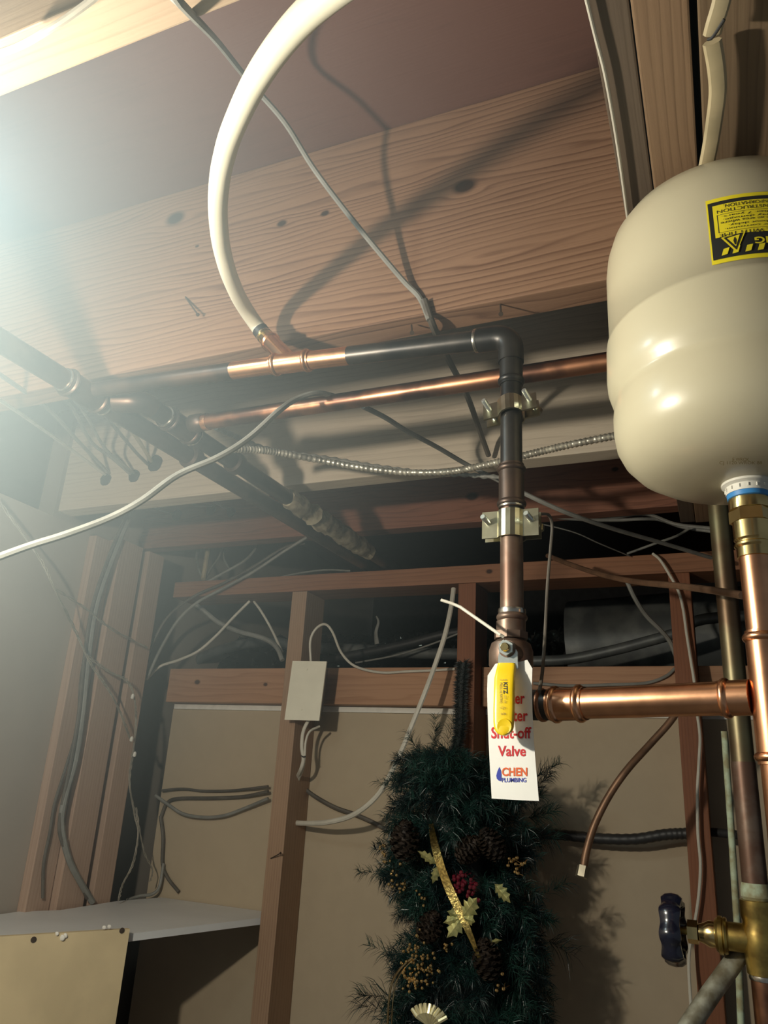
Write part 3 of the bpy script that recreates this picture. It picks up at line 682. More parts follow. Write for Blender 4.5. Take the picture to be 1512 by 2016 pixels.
# ------------------------------------------------------------------ junction box
YB = 1.455
jb = thing('junction_box', 'blank ivory electrical box cover fixed to the brown stud', 'electrical box', tuple(P(600,1360,YB)))
cr = [P(576,1301,YB), P(643,1302,YB), P(628,1419,YB), P(560,1417,YB)]
G().prism(cr, (0,.0035,0)).build('cover_plate', M_BOX, jb, smooth=False)
cc = sum(cr, Vector())/4
G().prism([cc+(c-cc)*.80+Vector((-.004,.0036,0)) for c in cr], (0,YW-YB-.004,0)).build('box_body', M_IRONB, jb, smooth=False)  # dark colour puts in the shadow beside the cover plate
for (x,y) in ((604,1318),(593,1397)):
    G().lathe([(0,-.001),(.0022,-.001),(.0026,0),(.0026,.001)], P(x,y,YB), (0,1,0), 10).build('cover_screw', M_BOX, jb)

# ------------------------------------------------------------------ cables
def cable(label, pts, r, mt, name='cable', flat=None, n=8, k=6, cat='cable', mod=None, group=None, side=None):
    w = []
    for p in pts:
        if isinstance(p, Vector): w.append(p)
        elif len(p) == 4:
            w.append({'z': PZ, 'x': PX}[p[3]](p[0], p[1], p[2]))
        else: w.append(P(*p))
    g = G(); g.tube(smooth_path(w, k), r, n, ry=flat, mod=mod, side=side)
    return tag(g.build(name, mt), label, cat, group)
cable('long grey cable sweeping in from the left edge and arching over the copper pipe',
      [(-20,1103,.46),(60,1074,.48),(130,1052,.50),(215,1020,.53),(280,985,.55),(350,935,.58),(430,900,.61),(490,862,.64),(550,808,.68),(585,785,.71),(625,774,.735),(665,782,.77)], .0036, M_CG)
cable('grey cable running down right from the copper pipe and passing behind the riser',
      [(715,800,.80),(760,823,.86),(800,848,.92),(860,880,1.0),(920,915,1.06),(980,945,1.08),(1060,985,1.09),(1130,1015,1.12),(1210,1042,1.2),(1300,1068,1.3),(1400,1098,1.4)], .0036, M_CG)
cable('grey cable slanting across the joist bay behind the white hose and down to the riser',
      [(330,-20,.262),(370,22,.285),(430,85,.41),(490,160,.50),(560,240,.55),(620,335,.60),(700,440,.64),(790,548,.680),(826,586,.6885),(845,630,.689)], .0033, M_CG)
cable('dark cable end dangling from the joist edge to behind the pipes',
      [(835,590,.686),(852,640,.70),(880,702,.80),(920,780,.93),(945,850,1.05),(962,897,1.10)], .0042, M_CD)
cable('thin grey wire stapled along the dark girder plank',
      [(1150,-20,.501,'z'),(1172,70,.501,'z'),(1190,140,.501,'z'),(1205,220,.501,'z'),(1218,300,.501,'z'),(1232,400,.501,'z'),(1240,460,.501,'z')], .0014, M_CW, name='wire')
cable('flat cream cable hanging from the brown girder plank, behind the tank top',
      [(1402,82,.494,'z'),(1410,130,.494,'z'),(1413,180,.494,'z'),(1406,240,.493,'z'),(1398,290,.492,'z'),(1388,340,.491,'z')], .0062, M_CY, flat=.0028, side=(1,0,0))
cable('folded stub of flat cream cable at the top right, tied above the hanging one',
      [(1425,-25,.494,'z'),(1420,5,.492,'z'),(1408,45,.490,'z'),(1402,68,.490,'z')], .0060, M_CY, flat=.0026, side=(1,0,0))
cable('black tie around the folded cream cable at the top right', [(1394,78,.487,'z'),(1404,72,.485,'z'),(1426,38,.487,'z')], .0011, M_BRUB, name='cable_tie', cat='tie')
cable('whitish cable across the pale joist in the top left corner',
      [(-20,112,.250),(40,90,.250),(90,62,.250),(140,30,.252),(200,-15,.254)], .0026, M_CW)
# box and middle bays
cable('long white cable hanging in a curve from the top plate to the boxed stud',
      [(893,1158,1.487),(888,1195,1.478),(876,1250,1.465),(858,1305,1.455),(838,1360,1.445),(812,1425,1.44),(785,1490,1.44),(748,1560,1.45),(700,1602,1.465),(650,1618,1.49),(610,1621,1.515),(572,1620,1.545)], .0052, M_CW, flat=.0040)
cable('white cable looping from the top of the ivory box toward the garland',
      [(612,1303,1.475),(611,1262,1.47),(622,1238,1.47),(640,1229,1.48),(655,1245,1.49),(672,1285,1.515),(700,1312,1.528),(750,1324,1.535),(800,1322,1.535),(850,1320,1.536),(896,1317,1.536)], .0028, M_CW)
cable('short flat white cable leaving the bottom of the ivory box', [(609,1414,1.475),(597,1440,1.473),(594,1470,1.475),(597,1495,1.478),(592,1515,1.49),(584,1532,1.53)], .0040, M_CW, flat=.0026)
cable('thin white cable beside the short flat one below the ivory box', [(629,1430,1.50),(610,1440,1.48),(602,1460,1.477),(600,1490,1.478),(597,1512,1.495),(588,1535,1.53)], .0025, M_CW)
cable('dark cable on the wall between the boxed stud and the garland', [(590,1545,1.572),(620,1568,1.570),(660,1590,1.568),(700,1604,1.570),(740,1622,1.570),(790,1650,1.572),(840,1660,1.573)], .0046, M_CD)
cable('tiny dark tie binding the two white cables below the ivory box', [(593,1488,1.471),(597,1490,1.470),(602,1489,1.471)], .0012, M_BRUB, name='cable_tie', cat='tie')
# left bay
cable('uppermost of the dark cables strung left of the boxed stud', [(318,1556,1.565),(360,1553,1.57),(400,1557,1.572),(460,1556,1.57),(528,1548,1.56)], .0027, M_CD)
cable('grey cable strung between the left corner and boxed stud, curling down', [(316,1610,1.57),(328,1582,1.57),(350,1572,1.57),(420,1571,1.57),(480,1568,1.57),(528,1558,1.56)], .0036, M_CD)
cable('pale cable sagging lowest between the left corner and boxed stud', [(306,1566,1.55),(330,1583,1.555),(360,1602,1.56),(400,1609,1.565),(440,1606,1.565),(480,1592,1.565),(528,1572,1.56)], .0036, M_CG)
cable('dark cable dropping down the back corner to above the shelf', [(316,1606,1.57),(321,1650,1.57),(320,1700,1.572),(330,1728,1.572),(352,1756,1.572)], .0040, M_CD)
cable('cable end curling onto the shelf by the back corner', [(322,1700,1.568),(314,1745,1.56),(300,1760,1.55),(275,1764,1.53),(250,1772,1.50)], .0034, M_CG)
XL = -1.222
cable('thick grey cable of the bundle down the left studs, ending at the shelf', [(262,1000,XL,'x'),(225,1090,XL,'x'),(190,1190,XL,'x'),(173,1300,XL,'x'),(163,1400,XL,'x'),(150,1490,XL,'x'),(128,1570,XL,'x'),(121,1625,XL,'x'),(135,1690,XL,'x'),(160,1740,XL,'x'),(182,1776,XL,'x')], .0062, M_CG)
cable('dark cable beside the thick grey one down the left studs', [(255,1000,XL,'x'),(215,1095,XL,'x'),(182,1195,XL,'x'),(166,1300,XL,'x'),(156,1400,XL,'x'),(140,1500,XL,'x'),(124,1580,XL,'x'),(118,1640,XL,'x'),(142,1700,XL,'x'),(172,1768,XL,'x')], .0040, M_CD)
cable('leftmost thin cable wandering down the left studs to the shelf', [(200,1150,XL-.008,'x'),(180,1230,XL-.008,'x'),(160,1330,XL-.008,'x'),(152,1430,XL-.008,'x'),(130,1510,XL-.008,'x'),(108,1580,XL-.018,'x'),(98,1640,XL-.018,'x'),(86,1700,XL-.018,'x'),(84,1768,XL-.018,'x')], .0030, M_CD)
# upper-left wires to the holes
HX = [(205,938),(262,935),(300,912)]
cable('straight pale wire from the left edge to the leftmost hole in the grey joist', [(-30,768,.60),(60,828,.78),(140,885,.98),(212,938,1.125)], .0030, M_CW)
cable('grey wire from the left edge to the leftmost hole in the grey joist', [(-40,712,.56),(30,758,.66),(100,810,.80),(160,875,.97),(218,935,1.125)], .0034, M_CG)
cable('grey wire bending down to the middle hole in the grey joist', [(90,750,.74),(140,800,.84),(180,870,.98),(225,905,1.06),(262,938,1.125)], .0034, M_CG)
cable('second grey wire beside it into the middle hole', [(110,745,.75),(165,812,.86),(205,880,.99),(240,912,1.06),(268,934,1.125)], .0028, M_CG)
cable('yellowed cable entering the right hole in the grey joist', [(215,800,.86),(245,830,.92),(275,870,1.02),(300,912,1.125)], .0038, M_CY)
cable('dark cable entering the right hole in the grey joist', [(200,810,.86),(240,858,.97),(270,893,1.05),(295,918,1.125)], .0032, M_CD)
cable('grey wire between the grey joist and the first hole of the red-brown joist', [(250,964,1.15),(275,985,1.25),(310,1003,1.38),(345,1012,1.50)], .0030, M_CG)
cable('grey wire sagging to the second hole of the red-brown joist', [(325,962,1.15),(350,980,1.24),(385,995,1.36),(420,996,1.50)], .0034, M_CG)
cable('pale wire straight to the last hole of the red-brown joist', [(365,950,1.15),(400,975,1.30),(452,1005,1.50)], .0034, M_CG)
# flat dark discs stand in for the shade inside the drilled holes
def hole(x, y, Y, r, label):
    c = P(x,y,Y); g = G(); g.lathe([(0,-.0016),(r,-.0016),(r*1.05,-.0005),(r*1.05,.001)], c, (0,1,0), 14)
    g.v = [tuple((Vector(v)-c)*1.0*(1+.05*math.sin(5*math.atan2(v[2]-c.z, v[0]-c.x))) + c) for v in g.v]
    tag(g.build('drilled_hole', M_BRUB), label, 'hole')
hole(208,944,1.116,.013,'leftmost dark drilled hole low in the grey joist'); hole(264,937,1.116,.013,'middle dark drilled hole in the grey joist'); hole(305,912,1.116,.017,'largest dark hole in the grey joist, at the right')
hole(348,1014,1.4895,.014,'first drilled hole in the red-brown joist above the left bay'); hole(415,1004,1.4895,.014,'middle drilled hole in the red-brown joist'); hole(455,1008,1.4895,.012,'last drilled hole in the red-brown joist, nearest the pipes')
# void cables, left bay top
V = [
 ('thick cream cable hanging between the red-brown joist and top plate', [(410,1060,1.60),(408,1090,1.585),(400,1140,1.56)], .0062, M_CY),
 ('thin looped cable left of the thick cream one', [(398,1062,1.62),(388,1090,1.60),(390,1115,1.58),(398,1138,1.56)], .0034, M_CG),
 ('grey cable curving down to the top plate right of the thick cream one', [(440,1068,1.64),(432,1095,1.62),(415,1120,1.59),(402,1142,1.565)], .0030, M_CG),
 ('small grey cable hook above the top plate', [(455,1064,1.66),(443,1080,1.65),(441,1100,1.63),(450,1118,1.61)], .0028, M_CG),
 ('pale cable curving from the red-brown joist down to the left', [(508,1062,1.62),(502,1082,1.60),(480,1105,1.58),(440,1128,1.56),(400,1150,1.54)], .0036, M_CG),
 ('long grey cable from below the insulation down to the back corner', [(604,1058,1.50),(560,1085,1.49),(500,1125,1.478),(440,1158,1.474),(390,1185,1.474),(350,1222,1.476),(315,1280,1.477),(290,1335,1.477)], .0036, M_CG),
 ('second long grey cable just above it, over the top plate', [(600,1070,1.52),(560,1078,1.50),(500,1115,1.484),(440,1148,1.481),(380,1175,1.481),(330,1215,1.481),(300,1270,1.481),(285,1325,1.481)], .0034, M_CD),
 ('thick pale cable sagging from the top plate to the boxed stud', [(385,1190,1.52),(405,1205,1.54),(430,1225,1.55),(470,1243,1.55),(520,1257,1.545),(545,1275,1.54),(556,1300,1.535)], .0056, M_CG),
 ('white cable crossing the left bay down to the corner', [(492,1183,1.54),(460,1215,1.54),(425,1252,1.54),(390,1282,1.535),(350,1300,1.53),(315,1312,1.52),(288,1338,1.49)], .0033, M_CW),
 ('white cable from the top plate slanting down to the boxed stud', [(500,1184,1.56),(515,1205,1.56),(535,1240,1.56),(556,1285,1.555)], .0030, M_CW),
 ('thin pale wire lying along the top plate left of the insulation', [(535,1141,1.60),(580,1130,1.60),(640,1122,1.60),(690,1124,1.60)], .0024, M_CG),
 ('thin grey wire just above the right part of the top plate', [(1040,1145,1.57),(1100,1128,1.60),(1160,1120,1.62)], .0022, M_CG),
 ('grey cable looping under the red-brown joist toward the tank', [(1055,1005,1.50),(1120,1012,1.52),(1200,1018,1.54),(1270,1012,1.54),(1330,1032,1.53),(1400,1040,1.52)], .0038, M_CG),
 ('second grey cable under the red-brown joist, below the first', [(1050,1012,1.50),(1130,1022,1.52),(1210,1024,1.54),(1290,1022,1.54),(1345,1038,1.53),(1400,1046,1.52)], .0036, M_CG),
 ('short thin grey wire rising right toward the tank pipes', [(1235,1090,1.60),(1290,1070,1.58),(1330,1056,1.55),(1358,1040,1.50)], .0026, M_CG),
 ('hair-thin wire sagging behind the riser right of the lower clamp', [(1060,1030,1.3),(1130,1048,1.35),(1180,1070,1.4),(1240,1095,1.48)], .0012, M_CG),
]
for lab_, pts, r, mt in V: cable(lab_, pts, r, mt)
# right side
cable('thin white cable running down the dark red stud', [(1285,1090,1.475),(1300,1103,1.47),(1320,1135,1.47),(1336,1165,1.475),(1345,1200,1.475),(1352,1250,1.475),(1360,1300,1.475),(1367,1345,1.475),(1372,1400,1.475),(1378,1450,1.475),(1376,1500,1.475),(1373,1560,1.475),(1374,1640,1.475),(1379,1700,1.475),(1376,1760,1.475),(1368,1815,1.475),(1360,1850,1.47),(1356,1900,1.46),(1360,1975,1.45),(1365,2060,1.45)], .0026, M_CW)
cable('pale cable from the top plate down to the dark red stud', [(1235,1146,1.487),(1250,1178,1.49),(1272,1212,1.51),(1300,1240,1.52),(1318,1262,1.53),(1330,1290,1.545)], .0042, M_CG)
cable('thin cable curving along the knotty blocking board', [(1050,1345,1.535),(1120,1350,1.535),(1200,1348,1.535),(1270,1345,1.535),(1310,1332,1.535),(1330,1315,1.535)], .0030, M_CG)
cable('thin dark wire dropping from the lower clamp to the elbow', [(1062,1012,.70),(1080,1014,.71),(1087,1035,.72),(1084,1080,.72),(1078,1150,.71),(1073,1250,.69),(1068,1320,.66),(1062,1362,.63)], .0016, M_CD, name='wire')
cable('thin copper tube running right from the riser to the tall bright pipe', [(1078,1094,1.30),(1120,1110,1.24),(1180,1130,1.15),(1250,1145,1.05),(1330,1153,.95),(1400,1162,.87),(1462,1172,.80)], .0040, M_CB, name='copper_tube', cat='tube')
t = thing('copper_tube', 'brown bent tube ending in a flare nut, right of the garland', 'tube', tuple(P(1147,1715,1.22)))
w = [P(*q) for q in ((1345,1380,1.30),(1320,1420,1.29),(1280,1465,1.28),(1235,1515,1.26),(1200,1565,1.25),(1172,1620,1.24),(1156,1670,1.23),(1148,1712,1.22))]
G().tube(smooth_path(w,6), .0056, 12).build('tube_length', M_CB, t)
G().lathe([(.0060,-.012),(.0090,-.011),(.0090,.004),(.0060,.005)], w[-1], (w[-2]-w[-1]), 6).build('flare_nut', mat('nut_dull', (.50,.44,.32), .35, .8), t, smooth=False)
cable('black flexible conduit crossing the wall right of the garland', [(1040,1640,1.53),(1110,1644,1.53),(1180,1651,1.53),(1250,1652,1.53),(1310,1643,1.53),(1352,1641,1.53)], .0092, M_BRUB, name='conduit', cat='conduit', n=12, k=16, mod=lambda i: 1+.05*math.sin(i*1.6))
cable('short black conduit piece between the dark red stud and old pipe', [(1398,1638,1.53),(1420,1640,1.52),(1455,1644,1.50)], .0070, M_BRUB, name='conduit', cat='conduit', n=12)
# armoured cables
cable('shiny armoured steel cable sagging behind the riser up to the tank', [(460,884,.84),(510,886,.88),(560,893,.92),(640,908,.97),(720,922,1.0),(800,930,1.02),(880,929,1.02),(940,919,1.01),(1000,905,1.0),(1060,890,.99),(1120,876,.98),(1200,860,.97),(1260,850,.96)], .0050, M_BX, name='armoured_cable', n=10, k=28, mod=lambda i: 1+.14*math.sin(i*1.9))
cable('dark twisted cable lying just above the armoured one, left of the riser', [(425,842,.80),(470,862,.88),(520,882,.95),(580,893,1.0),(650,903,1.03),(720,915,1.05),(790,925,1.06),(850,932,1.06),(920,935,1.06),(985,940,1.06)], .0036, M_CG, name='twisted_cable', n=8, k=24, mod=lambda i: 1+.25*math.sin(i*.9))
# nails
def nail(x0,y0,x1,y1,Y,label): 
    a, b = P(x0,y0,Y), P(x1,y1,Y-.012); g = G(); g.tube([a,b], .0011, 6); g.tube([b,b+(b-a).normalized()*.001], .0026, 8); tag(g.build('nail', M_NAIL), label, 'nail')
nail(365,585,389,619,.691,'bent nail on the knotty joist, left of the white hose end')
nail(985,598,986,618,.700,'nail point under the knotty joist, above the elbow'); nail(810,640,811,655,.700,'small nail point under the knotty joist, left of the elbow')
nail(533,1690,552,1680,1.489,'bent nail in the boxed stud above the shelf')

# ------------------------------------------------------------------ void behind the wall
rs = random.Random(11)
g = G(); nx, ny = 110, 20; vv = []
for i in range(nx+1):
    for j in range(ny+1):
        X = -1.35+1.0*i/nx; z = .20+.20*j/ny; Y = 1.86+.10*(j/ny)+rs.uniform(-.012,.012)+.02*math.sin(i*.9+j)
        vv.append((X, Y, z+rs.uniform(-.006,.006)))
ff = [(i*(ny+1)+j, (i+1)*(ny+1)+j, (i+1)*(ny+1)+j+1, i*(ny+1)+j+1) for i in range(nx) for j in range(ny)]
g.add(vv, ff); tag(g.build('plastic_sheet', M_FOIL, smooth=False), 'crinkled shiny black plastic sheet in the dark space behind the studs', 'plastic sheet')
cable('fat grey flexible duct in the dark space behind the left bay', [(360,1312,1.80),(420,1285,1.80),(480,1268,1.80),(540,1264,1.80),(600,1275,1.80),(700,1278,1.78),(800,1285,1.76),(920,1288,1.74)], .014, M_DUCT, name='flexible_duct', cat='duct', n=14)
cable('black hose lying over the plastic sheet behind the studs', [(640,1300,1.72),(720,1285,1.72),(800,1268,1.72),(870,1250,1.72),(930,1240,1.72)], .011, M_BRUB, name='hose', cat='hose', n=12)
cable('thin grey wire across the plastic sheet behind the studs', [(700,1305,1.70),(780,1290,1.70),(850,1268,1.70),(920,1240,1.70)], .0022, M_CG, name='wire')
g = G(); pl_ = [P(742,1268,1.74),P(740,1245,1.74),P(745,1225,1.74),P(741,1213,1.74)]; g.tube(smooth_path(pl_,5), [.006-.004*i/15 for i in range(16)], 8, ry=.002)
tag(g.build('plastic_strip', M_CG), 'upright torn grey plastic strip behind the studs, left of the hanging white cable', 'plastic strip')
g = G(); g.tube([(-.34,2.0,.36),(.415,2.0,.40)], .12, 32); tag(g.build('round_duct', M_DUCT), 'large dark grey round duct in the space behind the studs at the right', 'duct')
cable('grey pipe slanting up behind the knotty blocking board', [(1040,1302,1.68),(1120,1298,1.68),(1200,1282,1.68),(1270,1264,1.68),(1340,1244,1.68),(1420,1215,1.68), Vector((.425,1.68,.36))], .0115, M_DUCT, name='grey_pipe', cat='pipe', n=14)

# ------------------------------------------------------------------ fairy lights
def twist(a_pts, n_str, rad, parent, name, mt, r=.0011):
    w = smooth_path(a_pts, 10)
    for s in range(n_str):
        q = []
        for i, p in enumerate(w):
            an = i*.8+s*2*PI/n_str; q.append(p+Vector((0,math.cos(an),math.sin(an)))*rad*(1+.4*math.sin(i*.37)))
        G().tube(q, r, 5).build(name, mt, parent)
ls = thing('string_lights', 'tangled thin string light wires hanging down the left studs', 'string lights', tuple(P(120,1160,1.0)))
xs = -1.19
twist([P(-10,975,.95),P(40,1045,1.0),P(85,1110,1.04),P(110,1165,1.07),PX(150,1245,xs),PX(175,1300,xs),PX(215,1360,xs),PX(240,1410,xs),PX(258,1460,xs)], 3, .0022, ls, 'wire_strand', M_LITE)
twist([P(110,1160,1.07),PX(165,1195,xs),PX(215,1235,xs),PX(290,1275,xs)], 2, .0018, ls, 'wire_strand', M_LITE)
twist([PX(170,1290,xs),PX(215,1322,xs),PX(250,1340,xs),PX(264,1372,xs),PX(268,1420,xs),PX(262,1480,xs),PX(255,1540,xs),PX(265,1600,xs),PX(272,1640,xs),PX(262,1700,xs),PX(242,1740,xs),PX(234,1772,xs)], 3, .0022, ls, 'wire_strand', M_LITE)
twist([PX(268,1590,xs),PX(276,1640,xs),PX(285,1680,xs),PX(300,1712,xs),PX(296,1735,xs)], 2, .0015, ls, 'wire_strand', M_LITE)
for (x,y) in ((261,1371),(259,1455),(265,1485)):
    c = PX(x,y,xs+.006); G().lathe([(.002,-.005),(.0036,-.004),(.0036,.003),(.0015,.006)], c, (.4,-.3,1), 8).build('bulb_socket', M_WPL, ls)

# ------------------------------------------------------------------ garland
rg = random.Random(21)
GY = 1.36
ga = thing('christmas_garland', 'dark green artificial pine garland with gold ribbon, berries and cones on the stud', 'garland', tuple(P(910,1740,1.45)))
# outline (seen): centre x and half width by row
rowsG = [(1470,880,50),(1500,885,90),(1540,900,120),(1600,905,130),(1650,905,138),(1700,905,140),(1760,910,140),(1820,930,140),(1880,935,145),(1940,925,145),(2000,915,150),(2060,915,150),(2120,915,150)]
def rowat(y):
    for (a, b) in zip(rowsG, rowsG[1:]):
        if a[0] <= y <= b[0]:
            t = (y-a[0])/(b[0]-a[0]); return a[1]+(b[1]-a[1])*t, a[2]+(b[2]-a[2])*t
    return rowsG[-1][1:]
g = G()
def sprig(c, d, L, nn, ln):
    d = Vector(d).normalized(); a = Vector((0,0,1)) if abs(d.z) < .9 else Vector((1,0,0)); u = d.cross(a).normalized(); w = d.cross(u)
    for i in range(nn):
        t = rg.random()*L; an = rg.random()*2*PI; sp_ = rg.uniform(.55,.95)
        q = (d*(1-sp_*.55)+(u*math.cos(an)+w*math.sin(an))*sp_).normalized()
        b = c+d*t; ll = ln*rg.uniform(.7,1.15)*(1-.35*t/L); tip = b+q*ll+Vector((0,0,-.12*ll)); sd = q.cross(Vector((rg.uniform(-1,1),rg.uniform(-1,1),rg.uniform(-1,1)))).normalized()*.00045
        md = b.lerp(tip,.55)+Vector((0,0,.004*ll/.03))
        k = len(g.v); g.v += [tuple(b-sd), tuple(b+sd), tuple(md+sd*.9), tuple(md-sd*.9), tuple(tip)]
        g.f += [(k,k+1,k+2,k+3),(k+3,k+2,k+4)]; g.m += [0,0]
for i in range(950):
    y = rg.uniform(1475,2110); cx_, hw = rowat(y); an = rg.uniform(0,2*PI); rad = math.sqrt(rg.random())*.88
    xx = cx_+math.cos(an)*hw*rad; Yd = GY+math.sin(an)*.10*rad
    c = P(xx, y, Yd)
    if c.y > 1.45: c = P(xx,y,1.45)
    d = Vector((math.cos(an)*.8+rg.uniform(-.3,.3), -abs(math.sin(an))*.7-rg.uniform(0,.5), rg.uniform(-.9,.25)))
    sprig(c, d, .045, 84, .031)
# loose sprigs sticking out
for (x,y,dx,dz,nn,ln) in ((830,1490,-.5,.8,60,.034),(855,1465,.1,1,60,.034),(880,1470,.3,.9,40,.034),(1055,1530,.9,.5,90,.034),(1045,1560,.6,.5,90,.034),(1040,1610,1,.3,120,.045),(1040,1640,1,-.1,120,.045),(1020,1580,.6,.2,120,.04),(780,1880,-1,.2,50,.038),(765,1960,-1,-.1,70,.055),(760,1990,-1,.1,40,.055),(1070,1760,.8,.4,60,.034),(760,1720,-1,0,60,.03),(790,1560,-1,.4,50,.03),(1075,1850,.9,-.3,50,.05)):
    sprig(P(x,y,1.40), (dx,-.2,dz), .05, nn, ln)
o = g.build('needle_foliage', M_NEED, ga, smooth=False); o['kind'] = 'stuff'
# dark core so that the wall does not shine through
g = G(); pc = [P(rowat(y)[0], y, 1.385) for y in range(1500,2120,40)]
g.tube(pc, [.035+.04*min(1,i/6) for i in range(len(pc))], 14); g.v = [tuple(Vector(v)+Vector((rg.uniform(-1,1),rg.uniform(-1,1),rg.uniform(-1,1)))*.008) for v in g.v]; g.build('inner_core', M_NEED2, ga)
# thin fuzzy stem up the stud
g = G()
pts_ = smooth_path([P(912,1305,1.470),P(908,1345,1.470),P(906,1400,1.468),P(904,1450,1.46),P(890,1500,1.44)], 12)
g.tube(pts_, .008, 8)
for p in pts_:
    for _ in range(46):
        an = rg.uniform(0,2*PI); q = Vector((math.cos(an), math.sin(an)*.6-.3, rg.uniform(-.3,.6))).normalized(); b = p+q*.004; tip = b+q*rg.uniform(.008,.016); sd = Vector((0,0,.0008))
        b.y = min(b.y,1.485); tip.y = min(tip.y,1.485)
        k = len(g.v); g.v += [tuple(b-sd),tuple(b+sd),tuple(tip)]; g.f.append((k,k+1,k+2)); g.m.append(0)
o = g.build('bristle_stem', M_NEED2, ga, smooth=False); o['kind'] = 'stuff'
# ribbon
rb = smooth_path([P(848,1622,1.27),P(855,1660,1.245),P(866,1700,1.23),P(882,1745,1.225),P(903,1790,1.225),P(925,1840,1.225),P(943,1885,1.23),P(958,1915,1.25)], 8)
g = G(); vv = []
for i, p in enumerate(rb):
    w_ = .0028+.0042*math.sin(PI*min(1,i/len(rb)*1.1+.08)); a_ = .25*math.sin(i*.25)
    sd = Vector((math.cos(a_), math.sin(a_), .25))*w_
    vv += [p-sd, p+sd+Vector((0,0,0)), p-sd+Vector((0,.0012,0)), p+sd+Vector((0,.0012,0))]
n_ = len(rb); ff = []
for i in range(n_-1):
    a = 4*i; b = a+4; ff += [(a,a+1,b+1,b),(a+2,b+2,b+3,a+3),(a,b,b+2,a+2),(a+1,a+3,b+3,b+1)]
g.add(vv, ff); g.build('gold_ribbon', M_GOLD, ga)
def leaf(c, ang, L, W, name='gold_leaf', mt=M_GOLDL):
    g = G(); d = Vector((math.cos(ang),-.25,math.sin(ang))).normalized(); s_ = d.cross(Vector((0,-1,0))).normalized()
    outl = [(0,0),(.12,.35),(.25,.9),(.32,.55),(.5,1),(.56,.55),(.75,.75),(.8,.35),(1,0)]
    up_ = [c+d*L*t+s_*W*w_-Vector((0,.003*(1-w_),0)) for t, w_ in outl]; dn = [c+d*L*t-s_*W*w_-Vector((0,.003*(1-w_),0)) for t, w_ in outl[1:-1]]
    mid = [c+d*L*t-Vector((0,.005,0)) for t,_ in outl]
    k = len(outl); vv = up_+mid+[up_[0]]+dn+[up_[-1]]
    ff = [(i,i+1,k+i+1,k+i) for i in range(k-1)] + [(k+i,k+i+1,2*k+i+1,2*k+i) for i in range(k-1)]
    g.add(vv, ff); g.build(name, mt, ga, smooth=False)
cL = P(912,1805,1.23)
leaf(cL, math.radians(50), .040, .014); leaf(cL, math.radians(165), .024, .010); leaf(cL, math.radians(235), .036, .013); leaf(cL, math.radians(200), .030, .010); leaf(cL, math.radians(-10), .022, .010)
leaf(P(860,1700,1.25), math.radians(150), .034, .008); leaf(P(862,1705,1.25), math.radians(260), .026, .008)
leaf(P(975,1740,1.26), math.radians(-40), .036, .010, 'gold_leaf'); leaf(P(990,1850,1.25), math.radians(195), .04, .004)
def cluster(x, y, Y, nb, sp_, rb_, mt, name, squash=1.0):
    g = G(); c = P(x,y,Y)
    for i in range(nb):
        q = c+Vector((rg.gauss(0,sp_), rg.uniform(-.006,.004), rg.gauss(0,sp_*squash))); g.sphere(q, rb_*rg.uniform(.85,1.15), 8)
        g.tube([q, q+Vector((rg.uniform(-.006,.006), .012, rg.uniform(-.006,.006)))], .0005, 4)
    g.build(name, mt, ga)
for (x,y,nb,sp_) in ((812,1862,16,.008),(818,1915,22,.010),(808,1935,14,.008),(838,1900,18,.009),(848,1908,10,.006),(876,1862,6,.005),(1019,1698,12,.008),(755,1690,7,.006),(752,1668,4,.004),(784,1732,10,.008),(790,1750,6,.007),(828,1765,5,.006),(990,1932,5,.006)):
    cluster(x,y,1.235,nb,sp_,.0024,M_BERG,'gold_berry_cluster')
for (x,y,nb,sp_) in ((903,1732,18,.009),(898,1750,10,.006),(930,1745,11,.007)):
    cluster(x,y,1.235,nb,sp_,.0034,M_BERR,'red_berry_cluster')
def cone(x, y, Y, L, Rr, ang):
    g = G(); c = P(x,y,Y); d = Vector((math.cos(ang),-.4,math.sin(ang))).normalized(); a = Vector((0,1,0)); u = d.cross(a).normalized(); w = d.cross(u)
    g.lathe([(.003,0),(Rr*.55,L*.2),(Rr*.5,L*.6),(.003,L)], c, d, 10)
    for i in range(70):
        t = i/70; r_ = Rr*(math.sin(PI*min(1,t*.85+.12)))**.7; an = i*2.39996; o_ = (u*math.cos(an)+w*math.sin(an)); b = c+d*L*t+o_*r_*.4; e = c+d*(L*t+L*.03)+o_*r_; sd = d.cross(o_)*Rr*.24
        g.add([b-sd*.5,b+sd*.5,e+sd,e+d*L*.05,e-sd,e-d*.002], [(0,1,2,3,4),(0,4,5,2,1),(2,5,4,3)])
    g.build('pine_cone', M_CONE, ga, smooth=False)
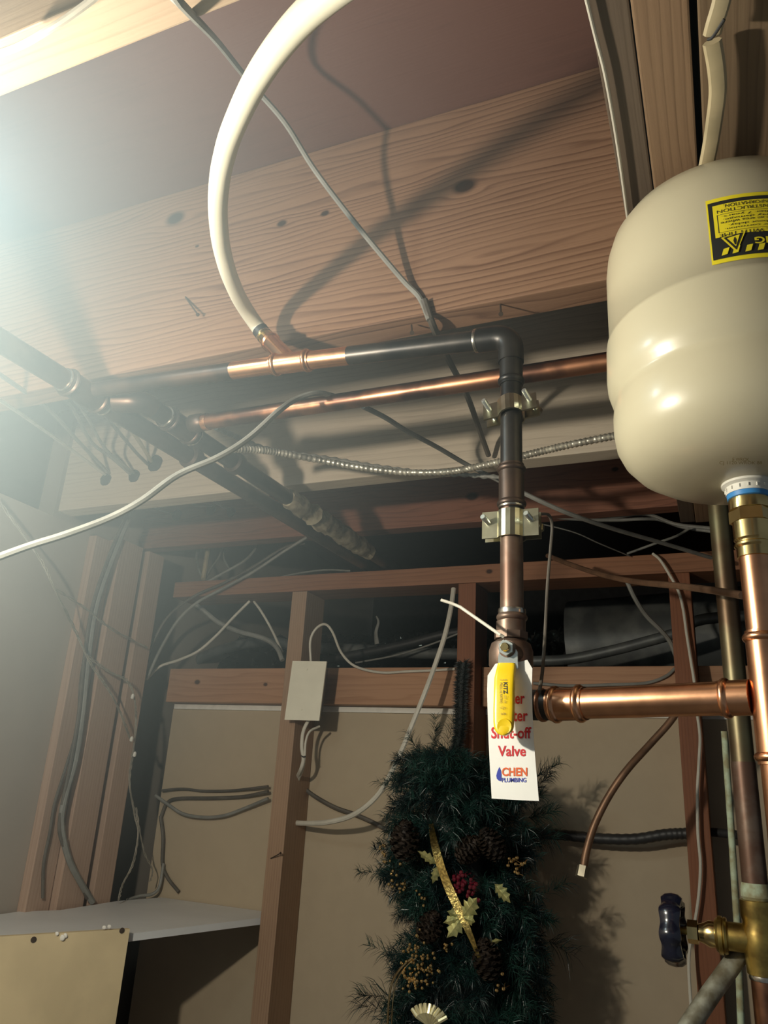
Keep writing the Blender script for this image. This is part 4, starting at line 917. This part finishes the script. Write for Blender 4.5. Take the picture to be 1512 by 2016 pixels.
cone(795,1690,1.25,.060,.024,math.radians(80)); cone(835,1850,1.26,.050,.020,math.radians(60)); cone(968,1925,1.25,.055,.022,math.radians(100)); cone(985,1690,1.27,.05,.02,math.radians(120)); cone(905,1690,1.27,.05,.02,math.radians(40))
# gold wire loops and ribbed shell
wr = smooth_path([P(812,1885,1.24),P(790,1905,1.235),P(772,1935,1.235),P(765,1975,1.235),P(762,2040,1.24)], 8)
G().tube(wr, .0016, 6).build('gold_wire', M_BERG, ga); G().tube([p+Vector((.006,.002,.001)) for p in wr], .0012, 6).build('gold_wire', M_BERG, ga)
g = G(); sc_ = P(845,2022,1.225)
for k in range(9):
    a = math.radians(35+k*13); g.tube([sc_+Vector((.004*math.cos(a),0,.004*math.sin(a))), sc_+Vector((.022*math.cos(a),-.008,.020*math.sin(a))), sc_+Vector((.034*math.cos(a),-.004,.030*math.sin(a)))], [.0016,.0034,.0030], 7)
g.build('ribbed_shell', M_SHELL, ga)

# ------------------------------------------------------------------ added haze imitating lens glare at the left
mt = bpy.data.materials.new('glare_haze'); mt.use_nodes = True; nt = mt.node_tree; nt.nodes.clear(); L = nt.links.new
HC = tuple(lo2.location)
vo = nt.nodes.new('ShaderNodeVolumeScatter'); vo.inputs['Color'].default_value = (.74,.93,1,1); vo.inputs['Anisotropy'].default_value = 0.0
gp = nt.nodes.new('ShaderNodeNewGeometry'); vm = N(nt, 'ShaderNodeVectorMath', operation='DISTANCE'); vm.inputs[1].default_value = HC
L(gp.outputs['Position'], vm.inputs[0])
mr = N(nt, 'ShaderNodeMapRange', interpolation_type='SMOOTHSTEP'); L(vm.outputs['Value'], mr.inputs[0])
for k, v in zip((1,2,3,4), (0.10, 0.76, 0.75, 0.0)): mr.inputs[k].default_value = v
L(mr.outputs[0], vo.inputs['Density'])
ou = nt.nodes.new('ShaderNodeOutputMaterial'); L(vo.outputs[0], ou.inputs['Volume'])
hz = G().sphere(HC, .87, 28).build('glare_haze', mt); hz['kind'] = 'stuff'; tag(hz, 'added bluish-white haze imitating lens glare, brightest at the left edge', 'haze')
